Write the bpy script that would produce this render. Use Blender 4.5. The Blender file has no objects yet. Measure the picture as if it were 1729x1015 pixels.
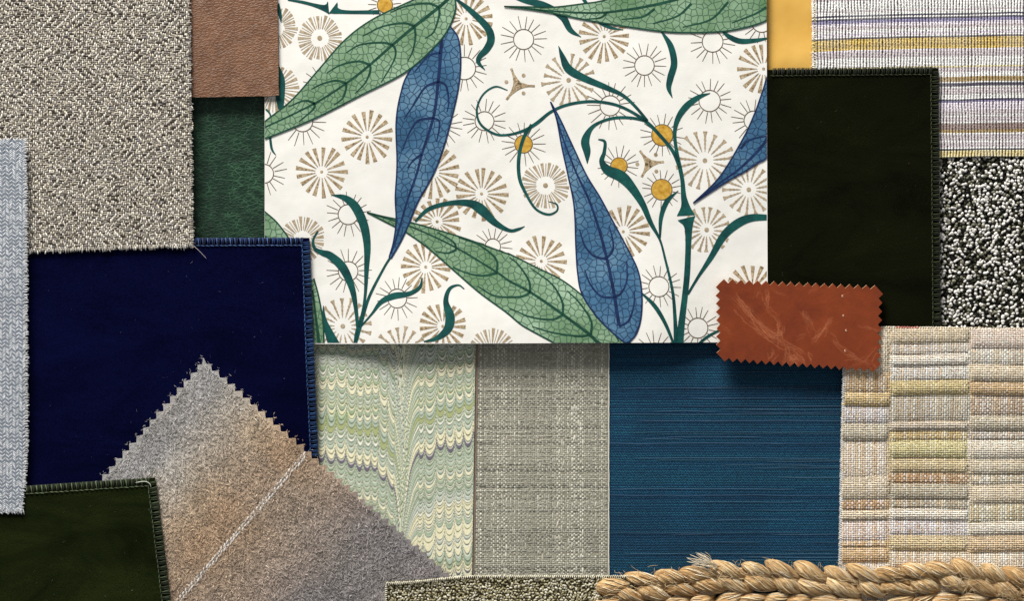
import bpy, bmesh, math, random
import numpy as np

S = 0.0003                      # one layout unit = 0.3 mm on the table
CX, CY = 864.5, 507.5
rng = np.random.default_rng(7)
scene = bpy.context.scene
COL = scene.collection

# ---------------------------------------------------------------- camera
cam = bpy.data.cameras.new('camera')
camo = bpy.data.objects.new('camera', cam)
COL.objects.link(camo)
CAM_H = 1.30
camo.location = (0, 0, CAM_H)
camo.rotation_euler = (0, 0, 0)
cam.sensor_width = 36.0
cam.sensor_fit = 'HORIZONTAL'
cam.lens = 36.0 * (CAM_H - 0.005) / (1729 * S)
cam.clip_start = 0.01
cam.clip_end = 50
scene.camera = camo

# ---------------------------------------------------------------- light
world = bpy.data.worlds.new('World')
scene.world = world
world.use_nodes = True
bg = world.node_tree.nodes['Background']
bg.inputs[0].default_value = (0.95, 0.97, 1.0, 1)
bg.inputs[1].default_value = 0.26

lamp = bpy.data.lights.new('window_light', 'AREA')
lamp.shape = 'RECTANGLE'
lamp.size, lamp.size_y = 0.95, 0.75
lamp.energy = 113
lamp.color = (1.0, 0.975, 0.935)
lampo = bpy.data.objects.new('window_light', lamp)
COL.objects.link(lampo)
lampo.location = (-0.62, 1.95, 0.90)
from mathutils import Vector
lampo.rotation_euler = (Vector((0, 0, 0)) - lampo.location).to_track_quat('-Z', 'Y').to_euler()

scene.view_settings.view_transform = 'Standard'
scene.view_settings.look = 'None'
scene.view_settings.gamma = 1
scene.view_settings.exposure = 0.0
scene.view_settings.use_curve_mapping = False

# ---------------------------------------------------------------- helpers
def lin(r, g, b):
    f = lambda c: (c / 255 / 12.92) if c / 255 <= 0.04045 else ((c / 255 + 0.055) / 1.055) ** 2.4
    return (f(r), f(g), f(b))

def sstep(a, b, x):
    t = np.clip((np.asarray(x, float) - a) / (b - a), 0, 1)
    return t * t * (3 - 2 * t)

def W(x, y, z):
    return ((x - CX) * S, (CY - y) * S, z * S)

def thing(name, label, cat, x, y, z, group=None):
    o = bpy.data.objects.new(name, None)
    o.empty_display_size = 0.01
    COL.objects.link(o)
    o.location = W(x, y, z)
    o['label'] = label
    o['category'] = cat
    if group:
        o['group'] = group
    return o

def mk(name, v, faces, mat, parent=None, col=None, smooth=True, kind=None, label=None, uv=None, solid=None, rim=None, clip=None):
    """v: (N,3) layout units (x right, y down, z up); faces: list of arrays (M,3)/(M,4)"""
    v = np.asarray(v, float)
    o3 = parent.location if parent else (0, 0, 0)
    co = np.empty_like(v)
    co[:, 0] = (v[:, 0] - CX) * S - o3[0]
    co[:, 1] = (CY - v[:, 1]) * S - o3[1]
    co[:, 2] = v[:, 2] * S - o3[2]
    me = bpy.data.meshes.new(name)
    me.vertices.add(len(co))
    me.vertices.foreach_set('co', co.astype(np.float32).ravel())
    loops, starts, n = [], [], 0
    for f in faces:
        f = np.asarray(f, int)
        if len(f) == 0:
            continue
        f = f[:, ::-1]
        loops.append(f.ravel())
        starts.append(n + np.arange(len(f)) * f.shape[1])
        n += f.size
    loops = np.concatenate(loops)
    starts = np.concatenate(starts)
    me.loops.add(len(loops))
    me.loops.foreach_set('vertex_index', loops.astype(np.int32))
    me.polygons.add(len(starts))
    me.polygons.foreach_set('loop_start', starts.astype(np.int32))
    if smooth:
        me.polygons.foreach_set('use_smooth', np.ones(len(starts), bool))
    me.update(calc_edges=True)
    if col is not None:
        c = np.ones((len(v), 4), np.float32)
        c[:, :3] = np.broadcast_to(col, (len(v), 3))
        a = me.color_attributes.new('Col', 'FLOAT_COLOR', 'POINT')
        a.data.foreach_set('color', c.ravel())
    if uv is not None:
        ul = me.uv_layers.new(name='UVMap')
        ul.data.foreach_set('uv', np.asarray(uv, np.float32)[loops].ravel())
    if clip is not None:
        x0, x1, y1 = clip
        if v[:, 0].min() < x0 or v[:, 0].max() > x1 or v[:, 1].max() > y1:
            bm = bmesh.new()
            bm.from_mesh(me)
            for p, nrm in (((x0, 0), (-1, 0, 0)), ((x1, 0), (1, 0, 0)), ((0, y1), (0, -1, 0))):
                pc = ((p[0] - CX) * S - o3[0], (CY - p[1]) * S - o3[1], 0)
                g = bm.verts[:] + bm.edges[:] + bm.faces[:]
                bmesh.ops.bisect_plane(bm, geom=g, plane_co=pc, plane_no=nrm, clear_outer=True)
            bm.to_mesh(me)
            bm.free()
    me.materials.append(mat)
    ob = bpy.data.objects.new(name, me)
    COL.objects.link(ob)
    if parent:
        ob.parent = parent
    if solid:
        m = ob.modifiers.new('thickness', 'SOLIDIFY')
        m.thickness = solid * S
        m.offset = -1
        if rim:
            me.materials.append(rim)
            m.material_offset_rim = 1
        e = ob.modifiers.new('crisp_edges', 'EDGE_SPLIT')
        e.split_angle = math.radians(35)
    if kind:
        ob['kind'] = kind
    if label:
        ob['label'] = label
    return ob

def orient(pts, tris):
    T = np.array(tris); P = np.asarray(pts)
    a = P[T[:, 1]] - P[T[:, 0]]; b = P[T[:, 2]] - P[T[:, 0]]
    f = (a[:, 0] * b[:, 1] - a[:, 1] * b[:, 0]) < 0
    T[f] = T[f][:, ::-1]
    return T

def part_of(ob, parent):
    """make ob (built in parent's thing space) a sub-part of the part `parent` (both share an origin)"""
    ob.parent = parent

def grid_faces(nx, ny):
    i = np.arange(nx * ny).reshape(ny, nx)
    return np.stack([i[:-1, :-1], i[:-1, 1:], i[1:, 1:], i[1:, :-1]], -1).reshape(-1, 4)

def bil(c, u, v):
    """corners c = TL, TR, BR, BL; u right, v down"""
    c = np.asarray(c, float)
    u = np.asarray(u)[..., None]
    v = np.asarray(v)[..., None]
    return (c[0] * (1 - u) + c[1] * u) * (1 - v) + (c[3] * (1 - u) + c[2] * u) * v

def vnoise(x, y, sc, seed=0):
    """smooth value noise 0..1"""
    r = np.random.default_rng(seed)
    T = r.random((64, 64))
    xs, ys = np.asarray(x, float) / sc + 900, np.asarray(y, float) / sc + 900
    xi, yi = np.floor(xs).astype(int), np.floor(ys).astype(int)
    fx, fy = xs - xi, ys - yi
    fx, fy = fx * fx * (3 - 2 * fx), fy * fy * (3 - 2 * fy)
    g = lambda a, b: T[b % 64, a % 64]
    return (g(xi, yi) * (1 - fx) + g(xi + 1, yi) * fx) * (1 - fy) + (g(xi, yi + 1) * (1 - fx) + g(xi + 1, yi + 1) * fx) * fy

def fbm(x, y, sc, seed=0, oct=4):
    s, a, t = 0, 1, 0
    for k in range(oct):
        s = s + a * vnoise(x, y, sc / 2 ** k, seed + k)
        t += a
        a *= 0.55
    return s / t

def sheet(name, corners, nx, ny, zf, th, mat, parent, rim=None, edge=0.0, col=None, seed=0, kind=None):
    u, v = np.meshgrid(np.linspace(0, 1, nx), np.linspace(0, 1, ny))
    p = bil(corners, u.ravel(), v.ravel())
    if edge:
        # slightly uneven cut edges
        P = p.reshape(ny, nx, 2)
        P[:, 0, 0] += (vnoise(P[:, 0, 0], P[:, 0, 1], 7, seed) - .5) * edge
        P[:, -1, 0] += (vnoise(P[:, -1, 0], P[:, -1, 1], 7, seed + 1) - .5) * edge
        P[0, :, 1] += (vnoise(P[0, :, 0], P[0, :, 1], 7, seed + 2) - .5) * edge
        P[-1, :, 1] += (vnoise(P[-1, :, 0], P[-1, :, 1], 7, seed + 3) - .5) * edge
        p = P.reshape(-1, 2)
    z = zf(p[:, 0], p[:, 1])
    vv = np.column_stack([p, np.broadcast_to(z, len(p))])
    c = col(p[:, 0], p[:, 1]) if col else None
    return mk(name, vv, [grid_faces(nx, ny)], mat, parent, col=c, solid=th, rim=rim, kind=kind)

# yarn floats: low half-spindles, one per visible float, joined into one part
_t = np.array([-.62, 0, .62])
_r = np.array([.80, 1.0, .80])
_a = np.radians([0, 60, 120, 180])
_tv = [(-1, 0, 0)] + [(t, r * math.cos(a), r * math.sin(a)) for t, r in zip(_t, _r) for a in _a] + [(1, 0, 0)]
TV = np.array(_tv)
_q, _tr = [], []
for k in range(2):
    for j in range(3):
        b = 1 + k * 4 + j
        _q.append((b, b + 4, b + 5, b + 1))
for j in range(3):
    _tr.append((0, 1 + j, 2 + j))
    _tr.append((13, 9 + j + 1, 9 + j))
TQ, TT = np.array(_q), np.array(_tr)

def seeds(name, x, y, z, L, Wd, H, ang, col, mat, parent, tilt=None, kind='stuff', bright=None):
    n = len(x)
    A = lambda q: np.broadcast_to(np.asarray(q, float), (n,))
    L, Wd, H, ang, z = A(L), A(Wd), A(H), A(ang), A(z)
    lx = TV[None, :, 0] * L[:, None] / 2
    ly = TV[None, :, 1] * Wd[:, None] / 2
    lz = TV[None, :, 2] * H[:, None]
    if tilt is not None:
        lz = lz + lx * A(tilt)[:, None]
    c, s = np.cos(ang)[:, None], np.sin(ang)[:, None]
    V = np.stack([x[:, None] + lx * c - ly * s, y[:, None] + lx * s + ly * c, z[:, None] + lz], -1).reshape(-1, 3)
    off = (np.arange(n) * len(TV))[:, None, None]
    q = (TQ[None] + off).reshape(-1, 4)
    t = (TT[None] + off).reshape(-1, 3)
    C = np.repeat(np.broadcast_to(col, (n, 3)), len(TV), 0)
    return mk(name, V, [q, t], mat, parent, col=C, kind=kind)

def tubes(name, paths, rad, mat, parent, sides=4, col=None, kind='stuff', taper=True, closed_ends=False):
    """paths: list of (K,3) arrays; rad: scalar or list; col: list of colours or one"""
    V, Q, C, n = [], [], [], 0
    for i, p in enumerate(paths):
        p = np.asarray(p, float)
        r = rad[i] if hasattr(rad, '__len__') else rad
        K = len(p)
        t = np.gradient(p, axis=0)
        t /= np.linalg.norm(t, axis=1)[:, None] + 1e-9
        up = np.tile([0., 0., 1.], (K, 1))
        up[np.abs(t[:, 2]) > .92] = [1, 0, 0]
        b = np.cross(t, up)
        b /= np.linalg.norm(b, axis=1)[:, None] + 1e-9
        nn = np.cross(b, t)
        rr = np.full(K, r, float)
        if taper:
            rr[0] *= .35
            rr[-1] *= .35
        a = np.linspace(0, 2 * np.pi, sides, endpoint=False)
        ring = p[:, None] + (b[:, None] * np.cos(a)[None, :, None] + nn[:, None] * np.sin(a)[None, :, None]) * rr[:, None, None]
        V.append(ring.reshape(-1, 3))
        i0 = n + np.arange(K * sides).reshape(K, sides)
        i1 = np.roll(i0, -1, 1)
        Q.append(np.stack([i0[:-1], i0[1:], i1[1:], i1[:-1]], -1).reshape(-1, 4))
        if col is not None:
            cc = np.asarray(col, float)
            cc = cc if cc.ndim == 1 else cc[i]
            C.append(np.tile(cc, (K * sides, 1)))
        n += K * sides
    return mk(name, np.concatenate(V), [np.concatenate(Q)], mat, parent, col=np.concatenate(C) if C else None, kind=kind)

def crom(pts, step=3.0):
    """Catmull-Rom resample of (K,D) points"""
    P = np.asarray(pts, float)
    if len(P) == 2:
        n = max(2, int(np.linalg.norm(P[1, :2] - P[0, :2]) / step) + 1)
        return P[0] + (P[1] - P[0]) * np.linspace(0, 1, n)[:, None]
    E = np.vstack([2 * P[0] - P[1], P, 2 * P[-1] - P[-2]])
    out = []
    for i in range(1, len(E) - 2):
        a, b, c, d = E[i - 1:i + 3]
        n = max(2, int(np.linalg.norm((c - b)[:2]) / step) + 1)
        t = np.linspace(0, 1, n, endpoint=False)[:, None]
        out.append(.5 * (2 * b + (c - a) * t + (2 * a - 5 * b + 4 * c - d) * t ** 2 + (3 * b - a - 3 * c + d) * t ** 3))
    out.append(P[-1:])
    return np.vstack(out)

# ---------------------------------------------------------------- materials
def new_mat(name, rough=.85, spec=.2):
    m = bpy.data.materials.new(name)
    m.use_nodes = True
    nt = m.node_tree
    p = nt.nodes['Principled BSDF']
    p.inputs['Roughness'].default_value = rough
    p.inputs['Specular IOR Level'].default_value = spec
    return m, nt, p

def nd(nt, typ, **kw):
    n = nt.nodes.new(typ)
    for k, v in kw.items():
        if k in n.inputs:
            n.inputs[k].default_value = v
        else:
            setattr(n, k, v)
    return n

def noise(nt, scale, detail=3, rough=.5, vec=None, dist=0):
    n = nd(nt, 'ShaderNodeTexNoise', Scale=scale, Detail=detail, Roughness=rough, Distortion=dist)
    if vec:
        nt.links.new(vec, n.inputs['Vector'])
    return n

def coords(nt, kind='Object', scale=None, rot=None):
    tc = nt.nodes.new('ShaderNodeTexCoord')
    out = tc.outputs[kind]
    if scale or rot:
        mp = nt.nodes.new('ShaderNodeMapping')
        if scale:
            mp.inputs['Scale'].default_value = scale
        if rot:
            mp.inputs['Rotation'].default_value = rot
        nt.links.new(out, mp.inputs['Vector'])
        out = mp.outputs[0]
    return out

def ramp(nt, fac, stops, interp='LINEAR'):
    r = nt.nodes.new('ShaderNodeValToRGB')
    r.color_ramp.interpolation = interp
    e = r.color_ramp.elements
    while len(e) < len(stops):
        e.new(.5)
    for k, (p, c) in enumerate(stops):
        e[k].position = p
        e[k].color = (*c, 1) if len(c) == 3 else c
    nt.links.new(fac, r.inputs[0])
    return r.outputs[0]

def mixc(nt, fac, a, b, mode='MIX'):
    m = nt.nodes.new('ShaderNodeMix')
    m.data_type = 'RGBA'
    m.blend_type = mode
    for sock, val in ((m.inputs[0], fac), (m.inputs[6], a), (m.inputs[7], b)):
        if isinstance(val, (int, float)):
            sock.default_value = val
        elif isinstance(val, tuple):
            sock.default_value = (*val, 1) if len(val) == 3 else val
        else:
            nt.links.new(val, sock)
    return m.outputs[2]

def bump(nt, p, h, strength=.5, dist=.0003, prev=None):
    b = nd(nt, 'ShaderNodeBump', Strength=strength, Distance=dist)
    nt.links.new(h, b.inputs['Height'])
    if prev:
        nt.links.new(prev, b.inputs['Normal'])
    nt.links.new(b.outputs[0], p.inputs['Normal'])
    return b.outputs[0]

G3 = lambda g: (g, g, g)

def yarn_mat(name, rough=.9, spec=.12, fib=2600, amt=.55, bst=.5):
    """vertex-coloured yarn with fibre streaks"""
    m, nt, p = new_mat(name, rough, spec)
    a = nd(nt, 'ShaderNodeAttribute', attribute_name='Col')
    n = noise(nt, fib, 2, .6, coords(nt))
    c = ramp(nt, n.outputs[0], [(.25, G3(1 - amt)), (.75, G3(1 + amt * .45))])
    nt.links.new(mixc(nt, 1.0, a.outputs[0], c, 'MULTIPLY'), p.inputs['Base Color'])
    bump(nt, p, n.outputs[0], bst, .0002)
    p.inputs['Sheen Weight'].default_value = .08
    p.inputs['Sheen Roughness'].default_value = .6
    return m

def plain_mat(name, col, rough=.85, spec=.15, nscale=1500, amt=.25, bst=.2):
    m, nt, p = new_mat(name, rough, spec)
    n = noise(nt, nscale, 3, .6, coords(nt))
    c = ramp(nt, n.outputs[0], [(.25, tuple(x * (1 - amt) for x in col)), (.75, tuple(min(1, x * (1 + amt)) for x in col))])
    nt.links.new(c, p.inputs['Base Color'])
    bump(nt, p, n.outputs[0], bst, .0002)
    return m

M_YARN = yarn_mat('wool_yarn')
M_FINE = yarn_mat('fine_yarn', .85, .15, 4000, .3, .25)
M_FIBRE = yarn_mat('loose_fibre', .8, .2, 2000, .2, .1)
M_CUT = plain_mat('cut_leather_edge', lin(214, 178, 140))
M_CUTB = plain_mat('cut_brown_edge', lin(120, 88, 62))

# ================================================================ SETTING
m, nt, p = new_mat('painted_board', .7, .2)
n = noise(nt, 60, 5, .6, coords(nt))
nt.links.new(ramp(nt, n.outputs[0], [(.3, lin(170, 164, 156)), (.7, lin(186, 181, 172))]), p.inputs['Base Color'])
tv = np.array([(-500, -500, 0), (2230, -500, 0), (2230, 1515, 0), (-500, 1515, 0)], float)
tb = mk('table_top', tv, [np.array([[0, 1, 2, 3]])], m, None, solid=60)
tb['kind'] = 'structure'

# ================================================================ GRASSCLOTHS
def weave(x0, x1, y0, y1, px, py, up, warp_col, weft_col, zf, name, parent, mat, wl=1.15, wf=.95, h=1.0, jit=.25, warp_w=None, weft_w=None, shear=None, seed=0, keep=None, maxrun=3):
    r = np.random.default_rng(seed)
    nx, ny = int((x1 - x0) / px), int((y1 - y0) / py)
    U = up(nx, ny, r)
    X, Y, L, Wd, A, C = [], [], [], [], [], []
    ww = warp_w if warp_w is not None else np.ones(nx)
    fw = weft_w if weft_w is not None else np.ones(ny)
    for i in range(nx):
        j = 0
        while j < ny:
            if U[i, j]:
                k = j
                while k < ny and U[i, k] and k - j < maxrun:
                    k += 1
                X.append(x0 + (i + .5) * px); Y.append(y0 + (j + k) / 2 * py)
                L.append((k - j) * py * wl + 1.2); Wd.append(px * wf * ww[i]); A.append(math.pi / 2)
                C.append(warp_col(i, j, r)); j = k
            else:
                j += 1
    for j in range(ny):
        i = 0
        while i < nx:
            if not U[i, j]:
                k = i
                while k < nx and not U[k, j] and k - i < maxrun:
                    k += 1
                X.append(x0 + (i + k) / 2 * px); Y.append(y0 + (j + .5) * py)
                L.append((k - i) * px * wl + 1.2); Wd.append(py * wf * fw[j]); A.append(0)
                C.append(weft_col(i, j, r)); i = k
            else:
                i += 1
    X, Y, L, Wd, A, C = map(np.array, (X, Y, L, Wd, A, C))
    n = len(X)
    X = X + r.normal(0, jit, n); Y = Y + r.normal(0, jit, n)
    A = A + r.normal(0, .12, n)
    Wd = Wd * r.uniform(.8, 1.12, n)
    if shear:
        X, Y = shear(X, Y)
    if keep is not None:
        k = keep(X, Y)
        X, Y, L, Wd, A, C = X[k], Y[k], L[k], Wd[k], A[k], C[k]
    return seeds(name, X, Y, zf(X, Y) - .3, L, Wd, h * Wd * .5, A, C, mat, parent)

# blue grasscloth
t = thing('grasscloth_sample', 'deep teal blue grasscloth wallcovering with fine horizontal threads', 'wallcovering', 1230, 760, 0)
zb = lambda x, y: 2.0 + 0 * x
M_BLUEB = plain_mat('blue_grass_base', lin(9, 40, 66), .75, .2)
sheet('backing', [(1008, 520), (1440, 520), (1440, 1060), (1008, 1060)], 20, 20, zb, 1.6, M_BLUEB, t)
r = np.random.default_rng(3)
P, py = 4.3, 2.75
X, Y, C, L = [], [], [], []
bl = [np.array(lin(20, 76, 104)), np.array(lin(16, 62, 92)), np.array(lin(28, 92, 110)), np.array(lin(18, 52, 88))]
nrow = int((1056 - 524) / py)
for j in range(nrow):
    yy = 524 + j * py
    base = (bl[0] * .6 + bl[r.integers(4)] * .4) * r.uniform(.88, 1.1)
    off = (j * 1.55) % P
    xs = np.arange(1010 + off, 1438, P)
    X.append(xs + r.normal(0, .25, len(xs))); Y.append(np.full(len(xs), yy) + r.normal(0, .12, len(xs)) + 1.0 * (vnoise(xs, xs * 0 + yy * .05, 60, 18) - .5))
    v = (.8 + .35 * vnoise(xs, np.full(len(xs), yy), 55, 4)) * r.uniform(.8, 1.2, len(xs))
    C.append(base[None] * v[:, None]); L.append(np.full(len(xs), P * 1.05))
X, Y, C, L = map(np.concatenate, (X, Y, C, L))
seeds('woven_threads', X, Y, zb(X, Y) - .2, L, 2.5, 1.05, .16, C, M_FINE, t)
paths, cols = [], []
for k in range(75):
    yy = 526 + r.integers(0, nrow) * py + py / 2
    a = r.uniform(1008, 1380); b = min(1439, a + r.uniform(60, 420))
    xs = np.linspace(a, b, max(3, int((b - a) / 14)))
    paths.append(np.column_stack([xs, yy + (vnoise(xs, xs * 0 + k * 9, 40, 8) - .5) * 1.6, 3.35 + 0 * xs]))
    cols.append(np.array(lin(96, 128, 156)) * r.uniform(.25, .9))
tubes('slub_threads', paths, .24, M_FINE, t, 4, cols)

# grey grasscloth
t = thing('grasscloth_sample', 'grey green grasscloth wallcovering with a slubby weave and pale cut edge', 'wallcovering', 910, 760, 2)
zg = lambda x, y: 4.0 + 0 * x
sheet('backing', [(760, 520), (1028.5, 520), (1028, 1060), (760, 1060)], 16, 20, zg, 1.6, plain_mat('grey_grass_base', lin(150, 146, 128), .9, .1), t,
      rim=plain_mat('cut_paper_edge', lin(225, 225, 218)))
nxg, nyg = int(264.5 / 3.6), int(534 / 3.3)
slubx = np.clip(np.random.default_rng(5).normal(1, .16, nxg + 2), .6, 1.35)
sluby = np.clip(np.random.default_rng(6).normal(1, .30, nyg + 2), .5, 1.7)
cwx = np.random.default_rng(15).uniform(.62, 1.3, nxg + 2)
cwy = np.repeat(np.random.default_rng(16).uniform(.5, 1.15, nyg // 2 + 2), 2)
gw, gf = np.array(lin(198, 195, 180)), np.array(lin(172, 170, 154))
weave(763, 1027.5, 522, 1056, 3.6, 3.3, lambda nx, ny, r: (np.add.outer(np.arange(nx), np.arange(ny)) % 2 == 0) ^ (r.random((nx, ny)) < .08),
      lambda i, j, r: gw * cwx[i] * r.uniform(.75, 1.15), lambda i, j, r: gf * cwy[j] * r.uniform(.75, 1.2), zg, 'woven_threads', t, M_YARN,
      warp_w=slubx, weft_w=sluby, seed=11, h=.6, jit=.3, wl=1.3)
xs = np.linspace(523, 1058, 130)
tubes('cut_edge', [np.column_stack([1028.6 + (vnoise(xs, xs, 9, 3) - .5) * .8, xs, np.full(130, 4.2)])], .8, plain_mat('white_cut_edge', lin(232, 230, 222)), t, 5, kind=None)

# ================================================================ MARBLED PAPER
t = thing('marbled_paper_sheet', 'pale green marbled paper sheet with combed scallops and a feathered spine', 'paper', 668, 770, 4)
M_BACKB = plain_mat('grey_backing_board', lin(138, 122, 108), .9, .1)
sheet('backing_board', [(500, 540), (808.5, 540), (799.5, 1040), (500, 1040)], 20, 40, lambda x, y: 5.3 + 0 * x, 1.2, M_BACKB, t, edge=1.2, seed=31)
mx = [520, 536, 551.7, 567.6, 585.4, 602.4, 614.4, 628.2, 639.6, 654, 666.5, 708, 718, 738, 754, 770, 784, 801, 818]
nxm, nym = 310, 500
corn = [(500, 541), (803.5, 541), (796, 1039), (500, 1039)]
u, v = np.meshgrid(np.linspace(0, 1, nxm), np.linspace(0, 1, nym))
pm = bil(corn, u.ravel(), v.ravel())
x, y = pm[:, 0], pm[:, 1]
sx = 685 - (y - 580) * .022 + 3 * np.sin(y / 60)           # the spine leans slightly
xx = x + (y - 580) * .010
wob = (vnoise(x, y, 34, 60) - .5) * 3.0
xw = xx + wob * .8
ci = np.clip(np.searchsorted(mx, xw) - 1, 0, len(mx) - 2)
lo, hi = np.array(mx)[ci], np.array(mx)[ci + 1]
ph = np.abs((xw - (lo + hi) / 2) / ((hi - lo) / 2))
spine = ci == 10
r = np.random.default_rng(21)
offc = r.uniform(-5, 5, len(mx)); offc[10] = 0
amp = (hi - lo) * .66 + 3.5
sc = np.where(spine, 0, amp * (1 - ph ** 2.3)) - np.where(spine, 0, 7 * np.exp(-(1 - ph) * 11))
d = np.abs(xx - sx)
G = 46 * np.exp(-d / 46) + 150 * np.exp(-d / 8.5)
ripple = (vnoise(x, y, 22, 61) - .5) * 4 + (fbm(x, y, 90, 62) - .5) * 26
vv = y - sc - G - offc[ci] + ripple + np.where(xx > sx, 33, 0)
lay_pos, lay_col, lay_kind = [], [], []
pal = dict(cream=lin(232, 226, 190), white=lin(232, 232, 214), aqua=lin(176, 190, 170), green=lin(160, 176, 146), olive=lin(168, 176, 122), purple=lin(112, 102, 120), blue=lin(186, 194, 182), line=lin(84, 88, 72), dk=lin(104, 106, 80))
q = 150.0
seq_rng = np.random.default_rng(44)
while q < 1150:
    k = seq_rng.choice(['cream', 'aqua', 'green', 'olive', 'purple', 'blue', 'white'], p=[.29, .22, .19, .07, .07, .07, .09])
    th = {'cream': 5.2, 'aqua': 5, 'green': 5, 'olive': 8, 'purple': 4.2, 'blue': 5, 'white': 2.4}[k] * seq_rng.uniform(.5, 1.35)
    lay_pos.append(q); lay_col.append(pal[k]); q += th
    if seq_rng.random() < .9:
        lay_pos.append(q); lay_col.append(pal['line'] if seq_rng.random() < .6 else pal['dk']); q += 1.9
        if seq_rng.random() < .65:
            lay_pos.append(q); lay_col.append(pal['white']); q += 1.7
lay_pos = np.array(lay_pos); lay_col = np.array(lay_col)
cm = np.zeros((len(x), 3))
for dv in (-.5, 0, .5):
    cm += lay_col[np.clip(np.searchsorted(lay_pos, vv + dv) - 1, 0, len(lay_col) - 1)] / 3
# faint dark line where two combed columns meet, speckled inks
edge_l = np.where(spine, 0, np.exp(-((1 - ph) * (hi - lo) / 2 / .75) ** 2)) * .35
cm = cm * (1 - edge_l[:, None]) + np.array(pal['dk']) * edge_l[:, None]
cm *= (.86 + .28 * r.random(len(x)))[:, None]
olz = sstep(.55, .72, fbm(x, y, 70, 77)) * sstep(690, 600, x)
cm *= 1 - olz[:, None] * np.array([.12, .04, .35])
M_PRINT, nt, p = new_mat('marbled_inks', .7, .2)
a = nd(nt, 'ShaderNodeAttribute', attribute_name='Col')
nt.links.new(a.outputs[0], p.inputs['Base Color'])
bump(nt, p, noise(nt, 2500, 3, .6, coords(nt)).outputs[0], .12, .0001)
mk('marbled_sheet', np.column_stack([pm, 6.6 + 1.2 * sstep(760, 803, x) + .6 * vnoise(x, y, 120, 5)]), [grid_faces(nxm, nym)], M_PRINT, t, col=cm, solid=.5)

# ================================================================ LEATHERS
def leather(name, c1, c2, crease, scale, rough, stretch, line_amt, bs=.6, rot=0.0, spec=.4, lw=.10):
    m, nt, p = new_mat(name, rough, spec)
    vec = coords(nt, 'Object', stretch, (0, 0, rot))
    warp = noise(nt, scale * .35, 3, .6, vec)
    add = nd(nt, 'ShaderNodeVectorMath', operation='MULTIPLY_ADD')
    nt.links.new(warp.outputs['Color'], add.inputs[0])
    add.inputs[1].default_value = (.9 / scale * 1.6,) * 3
    nt.links.new(vec, add.inputs[2])
    vo = nd(nt, 'ShaderNodeTexVoronoi', Scale=scale, feature='DISTANCE_TO_EDGE', Randomness=1.0)
    nt.links.new(add.outputs[0], vo.inputs['Vector'])
    vo2 = nd(nt, 'ShaderNodeTexVoronoi', Scale=scale * .22, feature='DISTANCE_TO_EDGE', Randomness=1.0)
    nt.links.new(add.outputs[0], vo2.inputs['Vector'])
    n1 = noise(nt, scale * .1, 4, .6, coords(nt))
    n2 = noise(nt, scale * .22, 3, .6, coords(nt))
    base = ramp(nt, n1.outputs[0], [(.3, c1), (.7, c2)])
    l1 = ramp(nt, vo.outputs[0], [(.0, G3(1)), (lw, G3(0))])
    l2 = mixc(nt, 1.0, ramp(nt, vo2.outputs[0], [(.0, G3(1)), (.028, G3(0))]), ramp(nt, n1.outputs[0], [(.38, G3(.1)), (.58, G3(1))]), 'MULTIPLY')
    msk = ramp(nt, n2.outputs[0], [(.46, G3(.0)), (.62, G3(1))])
    lm = mixc(nt, 1.0, mixc(nt, 1.0, l1, msk, 'MULTIPLY'), mixc(nt, 1.0, l2, G3(.8), 'MULTIPLY'), 'LIGHTEN')
    nt.links.new(mixc(nt, mixc(nt, 1.0, lm, G3(line_amt), 'MULTIPLY'), base, crease), p.inputs['Base Color'])
    h = ramp(nt, vo.outputs[0], [(0, G3(0)), (.22, G3(1))])
    b1 = bump(nt, p, h, bs, .00025)
    bump(nt, p, l2, -.5 * bs, .0003, b1)
    bn = noise(nt, scale * 2.5, 2, .5, coords(nt))
    return m

M_BROWN = leather('brown_leather', lin(98, 66, 46), lin(118, 82, 58), lin(158, 120, 90), 760, .46, (.6, 1.15, 1), .4, .5, .25)
M_GREEN = leather('green_leather', lin(6, 34, 20), lin(10, 48, 28), lin(78, 124, 90), 560, .48, (.62, 1.15, 1), .55, .4, .3, .35, .07)

t = thing('leather_swatch', 'dark green creased leather swatch below the brown leather', 'leather swatch', 388, 270, 2)
def zgl(x, y): return 5.5 + .8 * vnoise(x, y, 120, 9)
sheet('leather', [(250, 40), (470, 40), (470, 470), (250, 470)], 30, 40, zgl, 4, M_GREEN, t)

# ================================================================ BOUCLE (black and white)
t = thing('boucle_swatch', 'black and white nubbly boucle swatch at the right edge', 'fabric swatch', 1660, 410, 0)
zbw = lambda x, y: 5.0 + 0 * x
sheet('ground_cloth', [(1540, 210), (1790, 210), (1790, 600), (1540, 600)], 12, 16, zbw, 4.5, plain_mat('black_ground', lin(20, 20, 16), .95, .05), t)
def loops_field(x0, x1, y0, y1, pitch, seed, r0, r1):
    r = np.random.default_rng(seed)
    gx, gy = np.meshgrid(np.arange(x0, x1, pitch), np.arange(y0, y1, pitch * .9))
    gx = gx + (np.arange(gx.shape[0]) % 2)[:, None] * pitch / 2
    n = gx.size
    return gx.ravel() + r.normal(0, pitch * .24, n), gy.ravel() + r.normal(0, pitch * .24, n), r.uniform(r0, r1, n), r
X, Y, R_, r = loops_field(1543, 1788, 213, 598, 5.1, 12, 3.8, 6.6)
k = r.random(len(X))
k = k * .8 + .2 * fbm(X, Y, 26, 14) + .0
C = np.where((k > .55)[:, None], np.array(lin(250, 246, 238)), np.where((k > .40)[:, None], np.array(lin(140, 138, 118)), np.where((k > .22)[:, None], np.array(lin(58, 58, 40)), np.array(lin(18, 18, 15)))))
C = C * r.uniform(.6, 1.05, len(X))[:, None]
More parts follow.
